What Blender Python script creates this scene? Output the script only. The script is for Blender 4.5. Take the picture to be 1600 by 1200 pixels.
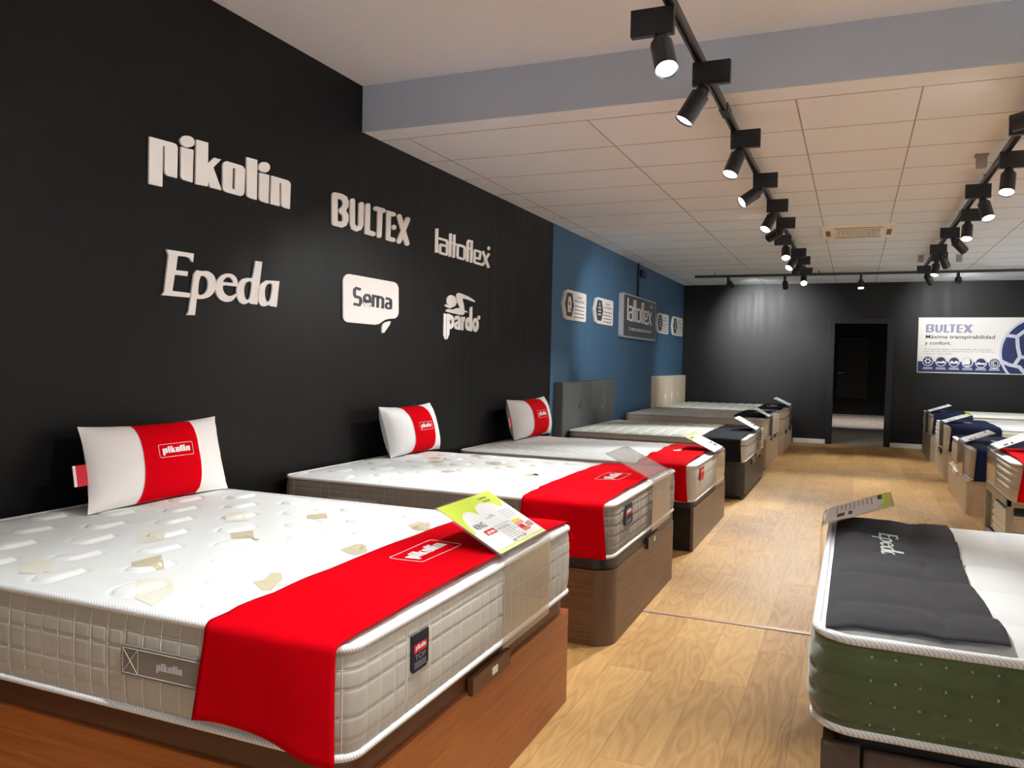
import bpy, bmesh, math, random
from math import pi, sin, cos, radians, sqrt
from mathutils import Vector, Matrix, noise
from mathutils.geometry import tessellate_polygon

for o in list(bpy.data.objects): bpy.data.objects.remove(o)
SC = bpy.context.scene
COL = SC.collection
random.seed(7)

# ------------------------------------------------------------------ camera
cam_d = bpy.data.cameras.new('camera'); cam = bpy.data.objects.new('camera', cam_d); COL.objects.link(cam)
RX, RY, RZ = (0.92031, 0.38962, 0.02060+0), (-0.03063, 0.01962, 0.99934), (0.39000, -0.92075, 0.02989)
rx = Vector(RX).normalized(); rz = Vector(RZ); rz = (rz - rx*rz.dot(rx)).normalized(); ry = rz.cross(rx)
cam.matrix_world = Matrix(((rx.x, ry.x, rz.x, 2.8723), (rx.y, ry.y, rz.y, 0.0), (rx.z, ry.z, rz.z, 1.31), (0, 0, 0, 1)))
cam_d.sensor_width = 36; cam_d.lens = 36*1264.15/1600; cam_d.clip_start = 0.02
SC.camera = cam

# ------------------------------------------------------------------ world, exposure
w = bpy.data.worlds.new('world'); SC.world = w; w.use_nodes = True
w.node_tree.nodes['Background'].inputs[0].default_value = (0.80, 0.88, 1.0, 1)
w.node_tree.nodes['Background'].inputs[1].default_value = 0.5
SC.view_settings.view_transform = 'Standard'; SC.view_settings.look = 'None'
SC.view_settings.exposure = 1.03; SC.view_settings.gamma = 1.0
try: SC.view_settings.use_curve_mapping = False
except Exception: pass
SC.cycles.use_denoising = True
SC.cycles.max_bounces = 8; SC.cycles.diffuse_bounces = 6; SC.cycles.transparent_max_bounces = 12
SC.cycles.sample_clamp_indirect = 4.0
SC.cycles.caustics_reflective = False; SC.cycles.caustics_refractive = False

SPOT_W = 105.0          # power of one track spotlight
SPOT_COL = (0.98, 1.0, 0.99)
WALL_W = 165.0         # power of the wall washers on the rear track

# fill daylight through an opening added in the unseen front wall, behind the camera
pl = bpy.data.lights.new('daylight_fill_portal', 'AREA'); pl.shape = 'RECTANGLE'; pl.size = 5.4; pl.size_y = 2.3; pl.cycles.is_portal = True
po = bpy.data.objects.new('daylight_fill_portal', pl); COL.objects.link(po); po.location = (3.0, -3.66, 1.35); po.rotation_euler = (math.radians(90), 0, 0)

# ------------------------------------------------------------------ materials
def S(r, g, b):
    f = lambda c: (c/255/12.92 if c/255 <= .04045 else ((c/255+.055)/1.055)**2.4)
    return (f(r), f(g), f(b), 1)
MATS = {}
def mat(name, col, rough=.6, spec=.35, metal=0, sheen=0, bump=0, bscale=400, emis=None, coat=0, var=0, vscale=4):
    if name in MATS: return MATS[name]
    m = bpy.data.materials.new(name); m.use_nodes = True; nt = m.node_tree; p = nt.nodes['Principled BSDF']
    p.inputs['Base Color'].default_value = col; p.inputs['Roughness'].default_value = rough
    p.inputs['Specular IOR Level'].default_value = spec; p.inputs['Metallic'].default_value = metal
    p.inputs['Sheen Weight'].default_value = sheen; p.inputs['Coat Weight'].default_value = coat
    if emis: p.inputs['Emission Color'].default_value = emis[0]; p.inputs['Emission Strength'].default_value = emis[1]
    if bump or var:
        tc = nt.nodes.new('ShaderNodeTexCoord')
    if bump:
        n = nt.nodes.new('ShaderNodeTexNoise'); n.inputs['Scale'].default_value = bscale; n.inputs['Detail'].default_value = 2
        b = nt.nodes.new('ShaderNodeBump'); b.inputs['Strength'].default_value = bump; b.inputs['Distance'].default_value = .002
        nt.links.new(tc.outputs['Object'], n.inputs['Vector']); nt.links.new(n.outputs['Fac'], b.inputs['Height'])
        nt.links.new(b.outputs[0], p.inputs['Normal'])
    if var:
        n = nt.nodes.new('ShaderNodeTexNoise'); n.inputs['Scale'].default_value = vscale; n.inputs['Detail'].default_value = 4
        r = nt.nodes.new('ShaderNodeMapRange'); r.inputs['To Min'].default_value = 1-var; r.inputs['To Max'].default_value = 1+var
        x = nt.nodes.new('ShaderNodeMix'); x.data_type = 'RGBA'; x.blend_type = 'MULTIPLY'; x.inputs[0].default_value = 1
        x.inputs[6].default_value = col
        nt.links.new(tc.outputs['Object'], n.inputs['Vector']); nt.links.new(n.outputs['Fac'], r.inputs['Value'])
        nt.links.new(r.outputs[0], x.inputs[7]); nt.links.new(x.outputs[2], p.inputs['Base Color'])
    MATS[name] = m; return m

def wood(name, dark, light, rough=.4, scale=(2.2, 2.2, 42), coat=0, spec=.4, contrast=(.3, .75)):
    m = bpy.data.materials.new(name); m.use_nodes = True; nt = m.node_tree; p = nt.nodes['Principled BSDF']; L = nt.links.new
    tc = nt.nodes.new('ShaderNodeTexCoord'); mp = nt.nodes.new('ShaderNodeMapping'); mp.inputs['Scale'].default_value = scale
    n = nt.nodes.new('ShaderNodeTexNoise'); n.inputs['Scale'].default_value = 1.6; n.inputs['Detail'].default_value = 6; n.inputs['Roughness'].default_value = .65
    n.inputs['Distortion'].default_value = .6
    r = nt.nodes.new('ShaderNodeValToRGB'); r.color_ramp.elements[0].position = contrast[0]; r.color_ramp.elements[1].position = contrast[1]
    r.color_ramp.elements[0].color = dark; r.color_ramp.elements[1].color = light
    L(tc.outputs['Object'], mp.inputs[0]); L(mp.outputs[0], n.inputs['Vector']); L(n.outputs['Fac'], r.inputs[0]); L(r.outputs[0], p.inputs['Base Color'])
    p.inputs['Roughness'].default_value = rough; p.inputs['Specular IOR Level'].default_value = spec; p.inputs['Coat Weight'].default_value = coat
    MATS[name] = m; return m

def floor_mat():
    m = bpy.data.materials.new('oak_planks'); m.use_nodes = True; nt = m.node_tree; p = nt.nodes['Principled BSDF']; L = nt.links.new
    N = nt.nodes.new
    tc = N('ShaderNodeTexCoord'); sp = N('ShaderNodeSeparateXYZ'); cb = N('ShaderNodeCombineXYZ')
    L(tc.outputs['Object'], sp.inputs[0]); L(sp.outputs['Y'], cb.inputs['X']); L(sp.outputs['X'], cb.inputs['Y'])
    br = N('ShaderNodeTexBrick'); br.inputs['Color1'].default_value = (0, 0, 0, 1); br.inputs['Color2'].default_value = (1, 1, 1, 1)
    br.inputs['Mortar'].default_value = (.5, .5, .5, 1); br.inputs['Scale'].default_value = 1; br.inputs['Mortar Size'].default_value = .0012
    br.inputs['Mortar Smooth'].default_value = .2; br.inputs['Brick Width'].default_value = 1.28; br.inputs['Row Height'].default_value = .193
    br.offset = .37; br.offset_frequency = 2
    L(cb.outputs[0], br.inputs['Vector'])
    # cathedral grain: rings of a stretched noise, shifted from plank to plank
    mp = N('ShaderNodeMapping'); mp.inputs['Scale'].default_value = (6.5, 1.15, 1); L(tc.outputs['Object'], mp.inputs[0])
    wm = N('ShaderNodeMath'); wm.operation = 'MULTIPLY'; wm.inputs[1].default_value = 37.0; L(br.outputs['Color'], wm.inputs[0])
    n1 = N('ShaderNodeTexNoise'); n1.noise_dimensions = '4D'; n1.inputs['Scale'].default_value = 1.0; n1.inputs['Detail'].default_value = 2.0
    n1.inputs['Distortion'].default_value = .35
    L(mp.outputs[0], n1.inputs['Vector']); L(wm.outputs[0], n1.inputs['W'])
    ml = N('ShaderNodeMath'); ml.operation = 'MULTIPLY'; ml.inputs[1].default_value = 26.0; L(n1.outputs['Fac'], ml.inputs[0])
    fr = N('ShaderNodeMath'); fr.operation = 'PINGPONG'; fr.inputs[1].default_value = 1.0; L(ml.outputs[0], fr.inputs[0])
    # fine pores
    mp2 = N('ShaderNodeMapping'); mp2.inputs['Scale'].default_value = (120, 7, 1); L(tc.outputs['Object'], mp2.inputs[0])
    n2 = N('ShaderNodeTexNoise'); n2.noise_dimensions = '4D'; n2.inputs['Scale'].default_value = 1.0; n2.inputs['Detail'].default_value = 5
    L(mp2.outputs[0], n2.inputs['Vector']); L(wm.outputs[0], n2.inputs['W'])
    n3 = N('ShaderNodeTexNoise'); n3.inputs['Scale'].default_value = 2.3; n3.inputs['Detail'].default_value = 3; L(tc.outputs['Object'], n3.inputs['Vector'])
    a1 = N('ShaderNodeMath'); a1.operation = 'MULTIPLY'; a1.inputs[1].default_value = .16; L(fr.outputs[0], a1.inputs[0])
    a2 = N('ShaderNodeMath'); a2.operation = 'MULTIPLY_ADD'; a2.inputs[1].default_value = .40; L(n2.outputs['Fac'], a2.inputs[0]); L(a1.outputs[0], a2.inputs[2])
    a3 = N('ShaderNodeMath'); a3.operation = 'MULTIPLY_ADD'; a3.inputs[1].default_value = .24; L(br.outputs['Color'], a3.inputs[0]); L(a2.outputs[0], a3.inputs[2])
    a4 = N('ShaderNodeMath'); a4.operation = 'MULTIPLY_ADD'; a4.inputs[1].default_value = .30; L(n3.outputs['Fac'], a4.inputs[0]); L(a3.outputs[0], a4.inputs[2])
    rp = N('ShaderNodeValToRGB'); e = rp.color_ramp.elements
    e[0].position = .22; e[0].color = S(142, 101, 56); e[1].position = .85; e[1].color = S(208, 168, 108)
    k = e.new(.52); k.color = S(182, 141, 86)
    L(a4.outputs[0], rp.inputs[0])
    mx = N('ShaderNodeMix'); mx.data_type = 'RGBA'; mx.inputs[7].default_value = S(120, 84, 52)
    L(rp.outputs[0], mx.inputs[6])
    mf = N('ShaderNodeMath'); mf.operation = 'MULTIPLY'; mf.inputs[1].default_value = .7; L(br.outputs['Fac'], mf.inputs[0]); L(mf.outputs[0], mx.inputs[0])
    L(mx.outputs[2], p.inputs['Base Color'])
    p.inputs['Roughness'].default_value = .5; p.inputs['Specular IOR Level'].default_value = .25
    b = N('ShaderNodeBump'); b.inputs['Strength'].default_value = .12; b.inputs['Distance'].default_value = .001
    L(a2.outputs[0], b.inputs['Height']); L(b.outputs[0], p.inputs['Normal'])
    return m

def wall_mat(name, col, rough=.5, spec=.4):
    """painted plaster with faint vertical roller marks in the sheen"""
    m = bpy.data.materials.new(name); m.use_nodes = True; nt = m.node_tree; p = nt.nodes['Principled BSDF']; L = nt.links.new; N = nt.nodes.new
    tc = N('ShaderNodeTexCoord'); mp = N('ShaderNodeMapping'); mp.inputs['Scale'].default_value = (9, 9, .7); L(tc.outputs['Object'], mp.inputs[0])
    n = N('ShaderNodeTexNoise'); n.inputs['Scale'].default_value = 1.3; n.inputs['Detail'].default_value = 5; L(mp.outputs[0], n.inputs['Vector'])
    r = N('ShaderNodeMapRange'); r.inputs['To Min'].default_value = rough-.1; r.inputs['To Max'].default_value = rough+.12
    L(n.outputs['Fac'], r.inputs['Value']); L(r.outputs[0], p.inputs['Roughness'])
    n2 = N('ShaderNodeTexNoise'); n2.inputs['Scale'].default_value = 130; n2.inputs['Detail'].default_value = 2; L(tc.outputs['Object'], n2.inputs['Vector'])
    b = N('ShaderNodeBump'); b.inputs['Strength'].default_value = .12; b.inputs['Distance'].default_value = .002
    L(n2.outputs['Fac'], b.inputs['Height']); L(b.outputs[0], p.inputs['Normal'])
    p.inputs['Base Color'].default_value = col; p.inputs['Specular IOR Level'].default_value = spec
    MATS[name] = m; return m

def acrylic_mat(name, tint, alpha, edge=.12):
    m = bpy.data.materials.new(name); m.use_nodes = True; nt = m.node_tree; L = nt.links.new; N = nt.nodes.new
    for n in list(nt.nodes):
        if n.type != 'OUTPUT_MATERIAL': nt.nodes.remove(n)
    out = [n for n in nt.nodes if n.type == 'OUTPUT_MATERIAL'][0]
    tr = N('ShaderNodeBsdfTransparent'); tr.inputs[0].default_value = tint
    gl = N('ShaderNodeBsdfGlossy'); gl.inputs['Roughness'].default_value = .03; gl.inputs['Color'].default_value = (1, 1, 1, 1)
    df = N('ShaderNodeBsdfDiffuse'); df.inputs[0].default_value = (.8, .8, .78, 1)
    fr = N('ShaderNodeFresnel'); ge = N('ShaderNodeNewGeometry')     # same reflection on the way in and out of the thin sheet
    io = N('ShaderNodeMapRange'); io.inputs['To Min'].default_value = 1.49; io.inputs['To Max'].default_value = 1/1.49
    L(ge.outputs['Backfacing'], io.inputs['Value']); L(io.outputs[0], fr.inputs[0])
    m1 = N('ShaderNodeMixShader'); m1.inputs[0].default_value = alpha; L(tr.outputs[0], m1.inputs[1]); L(df.outputs[0], m1.inputs[2])
    m2 = N('ShaderNodeMixShader'); L(fr.outputs[0], m2.inputs[0]); L(m1.outputs[0], m2.inputs[1]); L(gl.outputs[0], m2.inputs[2])
    L(m2.outputs[0], out.inputs[0]); MATS[name] = m; return m

def emit(name, col, s):
    m = bpy.data.materials.new(name); m.use_nodes = True; p = m.node_tree.nodes['Principled BSDF']
    p.inputs['Base Color'].default_value = (0, 0, 0, 1); p.inputs['Emission Color'].default_value = col; p.inputs['Emission Strength'].default_value = s
    MATS[name] = m; return m

def striped(name, a, b, scale, axis=(1, 1, 0), rough=.8):
    """ribbed binding tape"""
    m = bpy.data.materials.new(name); m.use_nodes = True; nt = m.node_tree; p = nt.nodes['Principled BSDF']; L = nt.links.new; N = nt.nodes.new
    tc = N('ShaderNodeTexCoord'); d = N('ShaderNodeVectorMath'); d.operation = 'DOT_PRODUCT'; d.inputs[1].default_value = axis
    L(tc.outputs['Object'], d.inputs[0])
    ml = N('ShaderNodeMath'); ml.operation = 'MULTIPLY'; ml.inputs[1].default_value = scale; L(d.outputs['Value'], ml.inputs[0])
    s = N('ShaderNodeMath'); s.operation = 'SINE'; L(ml.outputs[0], s.inputs[0])
    r = N('ShaderNodeMapRange'); r.inputs['From Min'].default_value = -1; L(s.outputs[0], r.inputs['Value'])
    x = N('ShaderNodeMix'); x.data_type = 'RGBA'; x.inputs[6].default_value = a; x.inputs[7].default_value = b
    L(r.outputs[0], x.inputs[0]); L(x.outputs[2], p.inputs['Base Color']); p.inputs['Roughness'].default_value = rough
    p.inputs['Specular IOR Level'].default_value = .2
    MATS[name] = m; return m

BLACKWALL = wall_mat('black_wall_paint', S(17, 15.5, 14.5), .42, .16)
BLUEWALL = wall_mat('blue_wall_paint', S(62, 94, 122), .55, .25)
REARWALL = wall_mat('rear_wall_paint', S(22, 21.5, 22), .48, .3)
HALL = wall_mat('hall_paint', S(30, 30, 31), .6, .3)
CEIL = mat('ceiling_white', S(236, 243, 250), .8, .15, var=.03, vscale=1.2)
CEILG = mat('ceiling_joint', S(168, 156, 148), .8, .1)
BEAM = mat('beam_paint', S(190, 200, 215), .75, .2, var=.04, vscale=1.5)
OFFW = mat('off_white_wall', S(232, 231, 230), .8, .2)
SKIRT = mat('skirting_white', S(228, 226, 220), .5, .3)
JAMB = mat('door_jamb', S(20, 22, 27), .4, .4)
FLOOR = floor_mat()
HALLFLOOR = wood('hall_floor', S(120, 112, 104), S(165, 156, 146), .45, (14, 1.2, 1))
SEAM = mat('floor_joint_strip', S(172, 138, 110), .4, .5)
WHITE = mat('sign_white', S(240, 236, 232), .45, .35)
SIGNEDGE = mat('sign_edge', S(225, 226, 232), .5, .3)
DARK = mat('sign_dark', S(58, 58, 66), .5, .3)
NAVYP = mat('print_navy', S(40, 52, 96), .5, .3)
LAV = mat('print_lavender', S(150, 150, 176), .5, .3)
LAVL = mat('print_pale_lavender', S(212, 212, 228), .5, .3)
PGREY = mat('print_grey', S(140, 140, 150), .6, .2)
PDARK = mat('print_dark', S(70, 66, 66), .6, .2)
PAPER = mat('paper_white', S(238, 238, 238), .6, .2)
PLIME = mat('print_lime', S(206, 224, 84), .6, .2)
PRED = mat('print_red', S(205, 40, 56), .6, .2)
PPINK = mat('print_pink', S(226, 160, 160), .6, .2)
PYEL = mat('print_yellow', S(236, 220, 70), .6, .2)
PMAUVE = mat('print_mauve', S(182, 150, 148), .6, .2)
PSALM = mat('print_salmon', S(226, 130, 106), .6, .2)
RED = mat('red_fabric', S(198, 0, 16), .9, .04, bump=.15, bscale=900)
BLACKF = mat('black_fabric', S(62, 61, 64), .9, .12, bump=.2, bscale=700, var=.12, vscale=7)
BLACKD = mat('deep_black_fabric', S(26, 26, 30), .9, .1, bump=.2, bscale=500)
NAVYF = mat('navy_fabric', S(26, 34, 62), .85, .12, bump=.2, bscale=500)
MWHITE = mat('mattress_white', S(226, 228, 227), .85, .12, bump=.2, bscale=500)
MCREAM = mat('mattress_cream', S(226, 224, 212), .85, .12, bump=.2, bscale=400)
MGREYT = mat('mattress_grey_top', S(196, 196, 186), .85, .12, bump=.2, bscale=400)
TAUPE = mat('taupe_velvet', S(182, 177, 168), .8, .15, sheen=.25, bump=.15, bscale=600, var=.05, vscale=14)
TAUPED = mat('grey_taupe_velvet', S(132, 125, 116), .8, .15, sheen=.2, bump=.15, bscale=600)
STITCHD = mat('grey_stitching', S(158, 151, 140), .8, .15)
STITCH = mat('pale_stitching', S(216, 211, 200), .8, .15)
TAN = striped('tan_patch', S(206, 196, 170), S(186, 174, 144), 900, (1, 0, 0))
TANP = mat('pale_tan_patch', S(224, 221, 208), .85, .1)
GREY3 = mat('light_grey_border', S(196, 193, 186), .85, .12, bump=.15, bscale=500)
BEIGEB = mat('beige_border', S(196, 182, 164), .85, .12, bump=.15, bscale=500)
TAPE = striped('white_ribbed_tape', S(244, 244, 244), S(206, 208, 212), 620, (1, 1, .6))
TAPEG = mat('grey_tape', S(196, 194, 190), .8, .2)
TAPEBR = mat('brown_tape', S(92, 70, 58), .8, .2)
GREENV = mat('green_velvet', S(74, 86, 48), .75, .2, sheen=.7, bump=.1, bscale=500, var=.2, vscale=9)
STUD = mat('green_stud', S(150, 160, 120), .35, .6)
CHERRY = wood('cherry_wood', S(136, 70, 30), S(176, 100, 48), .35, (1.6, 1.6, 46), coat=.15)
CHERRYE = mat('cherry_edge', S(186, 104, 50), .4, .4)
VINYL = mat('brown_vinyl', S(92, 56, 38), .38, .5, bump=.1, bscale=500)
DKOAK = wood('dark_oak', S(84, 60, 42), S(128, 96, 70), .45, (1.8, 1.8, 60))
DKOAKC = wood('dark_oak_corner', S(90, 70, 54), S(112, 88, 70), .4, (60, 60, 1.5))
BLKLTH = mat('black_leather', S(38, 33, 30), .35, .55, bump=.25, bscale=260)
WENGE = mat('wenge_side', S(24, 20, 18), .45, .4)
BRONZE = wood('bronze_brown_board', S(96, 78, 60), S(122, 100, 78), .38, (1.2, 1.2, 20))
BLKBOARD = wood('black_board', S(34, 34, 35), S(48, 48, 48), .42, (1.5, 1.5, 30))
BEIGEBD = wood('beige_board', S(164, 144, 116), S(190, 170, 140), .5, (1.5, 1.5, 40))
PALEWD = wood('pale_wood', S(206, 186, 162), S(226, 208, 186), .45, (1.6, 1.6, 36))
PALEWC = wood('pale_wood_corner', S(210, 192, 170), S(224, 208, 188), .45, (40, 40, 1.6))
GREYBD = wood('grey_board', S(150, 140, 128), S(176, 166, 152), .5, (1.5, 1.5, 30))
TAUPEBASE = mat('taupe_upholstery', S(92, 78, 70), .9, .1, bump=.4, bscale=420, var=.12, vscale=60)
STEEL = mat('grey_steel', S(150, 148, 144), .35, .5, metal=.6)
GREYHB = mat('dark_grey_upholstery', S(84, 86, 86), .8, .2, bump=.15, bscale=400)
BEIGEHB = mat('beige_upholstery', S(206, 192, 170), .8, .2, bump=.15, bscale=400)
BLACKM = mat('black_metal', S(20, 20, 22), .4, .45)
TRACKM = mat('track_metal', S(44, 42, 40), .4, .5)
LENS = emit('lamp_lens', (1, .97, .92, 1), 9.0)
ACW = mat('ac_plastic', S(252, 246, 232), .45, .35)
ACD = mat('ac_grille_dark', S(120, 106, 92), .6, .2)
GREYBOX = mat('grey_plastic', S(150, 142, 142), .5, .3)
CABLE = mat('dark_blue_plastic', S(18, 24, 44), .5, .3)
LABW = mat('white_label', S(230, 228, 222), .5, .3)
TAGNAVY = mat('tag_navy', S(34, 34, 40), .6, .25)
CHROME = mat('brushed_steel', S(190, 190, 190), .3, .5, metal=.9)
ACRY = acrylic_mat('clear_acrylic', (.97, .965, .95, 1), .05)
ACRYS = acrylic_mat('smoky_clear_acrylic', (.86, .84, .82, 1), .10)

# ------------------------------------------------------------------ helpers
def org(p):
    v = Vector((0, 0, 0))
    while p is not None: v = v + Vector(p.location); p = p.parent
    return v
def mk(name, verts, faces, mats, parent=None, smooth=False, fm=None):
    """one mesh object from world-space vertices"""
    o_ = org(parent)
    me = bpy.data.meshes.new(name)
    me.from_pydata([(v[0]-o_.x, v[1]-o_.y, v[2]-o_.z) for v in verts], [], faces)
    for m in (mats if isinstance(mats, (list, tuple)) else [mats]): me.materials.append(m)
    if fm: me.polygons.foreach_set('material_index', fm)
    if smooth: me.polygons.foreach_set('use_smooth', [True]*len(me.polygons))
    me.update()
    o = bpy.data.objects.new(name, me); COL.objects.link(o)
    if parent is not None: o.parent = parent
    return o
def tag(o, label, cat, group=None):
    o['label'] = label; o['category'] = cat
    if group: o['group'] = group
    return o
def thing(name, loc, label, cat, group=None):
    o = bpy.data.objects.new(name, None); COL.objects.link(o); o.location = loc
    o.empty_display_size = .1
    return tag(o, label, cat, group)
def struct(o): o['kind'] = 'structure'; return o
def join(*parts):
    V = []; F = []
    for v, f in parts:
        b = len(V); V += list(v); F += [tuple(i+b for i in q) for q in f]
    return V, F
def bxg(x0, x1, y0, y1, z0, z1, bev=0, seg=2):
    if bev <= 0:
        V = [(x, y, z) for z in (z0, z1) for y in (y0, y1) for x in (x0, x1)]
        return V, [(0, 2, 3, 1), (4, 5, 7, 6), (0, 1, 5, 4), (2, 6, 7, 3), (0, 4, 6, 2), (1, 3, 7, 5)]
    bm = bmesh.new(); bmesh.ops.create_cube(bm, size=1)
    for v in bm.verts: v.co = Vector(((x0+x1)/2+v.co.x*(x1-x0), (y0+y1)/2+v.co.y*(y1-y0), (z0+z1)/2+v.co.z*(z1-z0)))
    bmesh.ops.bevel(bm, geom=bm.edges[:], offset=bev, segments=seg, affect='EDGES', profile=.5)
    bm.verts.index_update(); V = [tuple(v.co) for v in bm.verts]; F = [tuple(v.index for v in f.verts) for f in bm.faces]; bm.free()
    return V, F
def box(name, x0, x1, y0, y1, z0, z1, m, parent=None, bev=0, seg=2):
    v, f = bxg(x0, x1, y0, y1, z0, z1, bev, seg); return mk(name, v, f, m, parent, smooth=False)
def xf(geo, M): return [tuple(M @ Vector(v)) for v in geo[0]], geo[1]
def cyl(p0, p1, r0, r1=None, n=24, caps=True):
    r1 = r0 if r1 is None else r1
    p0 = Vector(p0); p1 = Vector(p1); d = (p1-p0).normalized()
    a = d.orthogonal().normalized(); b = d.cross(a)
    V = []; F = []
    for p, r in ((p0, r0), (p1, r1)):
        for i in range(n): t = 2*pi*i/n; V.append(tuple(p+a*cos(t)*r+b*sin(t)*r))
    for i in range(n): j = (i+1) % n; F.append((i, j, n+j, n+i))
    if caps: F.append(tuple(range(n-1, -1, -1))); F.append(tuple(range(n, 2*n)))
    return V, F
def tube(path, r, closed=False, n=8):
    P = [Vector(p) for p in path]; V = []; F = []; m = len(P)
    for i, p in enumerate(P):
        a = P[i-1] if (closed or i > 0) else P[i]; b = P[(i+1) % m] if (closed or i < m-1) else P[i]
        d = (b-a).normalized(); up = Vector((0, 0, 1)) if abs(d.z) < .9 else Vector((1, 0, 0))
        s = d.cross(up).normalized(); u = s.cross(d)
        for k in range(n): t = 2*pi*k/n; V.append(tuple(p+s*cos(t)*r+u*sin(t)*r))
    for i in range(m if closed else m-1):
        for k in range(n):
            a = i*n+k; b = i*n+(k+1) % n; c = ((i+1) % m)*n+(k+1) % n; d = ((i+1) % m)*n+k
            F.append((a, b, c, d))
    if not closed: F.append(tuple(range(n))); F.append(tuple(range((m-1)*n+n-1, (m-1)*n-1, -1)))
    return V, F
def poly2d(outer, holes=()):
    rings = [list(outer)]+[list(h) for h in holes]
    pts = [p for r in rings for p in r]
    tr = tessellate_polygon([[Vector((p[0], p[1], 0)) for p in r] for r in rings])
    return pts, rings, [tuple(t) for t in tr]
def extrude2d(polys, place, depth):
    """polys: [(outer, holes)], place(a, b, n) -> world; front at n = depth, back at 0"""
    V = []; F = []
    for outer, holes in polys:
        pts, rings, tr = poly2d(outer, holes); b = len(V); n = len(pts)
        V += [place(p[0], p[1], depth) for p in pts]
        F += [(t[0]+b, t[1]+b, t[2]+b) for t in tr]
        if depth > .0015:
            V += [place(p[0], p[1], 0) for p in pts]
            k = b
            for r in rings:
                for i in range(len(r)): j = (i+1) % len(r); F.append((k+i, k+j, k+j+n, k+i+n))
                k += len(r)
    return V, F
def frame(o, right, up, lift=.0006):
    o = Vector(o); right = Vector(right).normalized(); up = Vector(up).normalized(); nrm = right.cross(up)
    return lambda a, b, n=0: tuple(o+right*a+up*b+nrm*(n+lift))
_tc = {}
def text2d(body, bold=0):
    k = (body, bold)
    if k in _tc: return _tc[k]
    c = bpy.data.curves.new('txt', 'FONT'); c.body = body; c.size = 1; c.offset = bold; c.resolution_u = 3
    o = bpy.data.objects.new('txt', c); COL.objects.link(o)
    dg = bpy.context.evaluated_depsgraph_get(); dg.update()
    me = bpy.data.meshes.new_from_object(o.evaluated_get(dg))
    V = [(v.co.x, v.co.y) for v in me.vertices]; F = [tuple(p.vertices) for p in me.polygons]
    bpy.data.objects.remove(o); bpy.data.curves.remove(c); bpy.data.meshes.remove(me)
    x0 = min(v[0] for v in V); x1 = max(v[0] for v in V); y0 = min(v[1] for v in V); y1 = max(v[1] for v in V)
    _tc[k] = ([((v[0]-x0)/(x1-x0), (v[1]-y0)/(y1-y0)) for v in V], F, (x1-x0)/(y1-y0)); return _tc[k]
def textg(body, a0, a1, b0, b1, place, bold=0, n=0):
    V, F, _ = text2d(body, bold)
    return [place(a0+v[0]*(a1-a0), b0+v[1]*(b1-b0), n) for v in V], F
def rectg(a0, a1, b0, b1, place, n=0):
    return [place(a0, b0, n), place(a1, b0, n), place(a1, b1, n), place(a0, b1, n)], [(0, 1, 2, 3)]
def rrect(a0, a1, b0, b1, r, k=5):
    o = []
    for cx, cy, t0 in ((a1-r, b1-r, 0), (a0+r, b1-r, 90), (a0+r, b0+r, 180), (a1-r, b0+r, 270)):
        for i in range(k+1): t = radians(t0+90*i/k); o.append((cx+r*cos(t), cy+r*sin(t)))
    return o
def circ(cx, cy, r, n=28, ry=None): return [(cx+r*cos(2*pi*i/n), cy+(ry or r)*sin(2*pi*i/n)) for i in range(n)]

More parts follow.
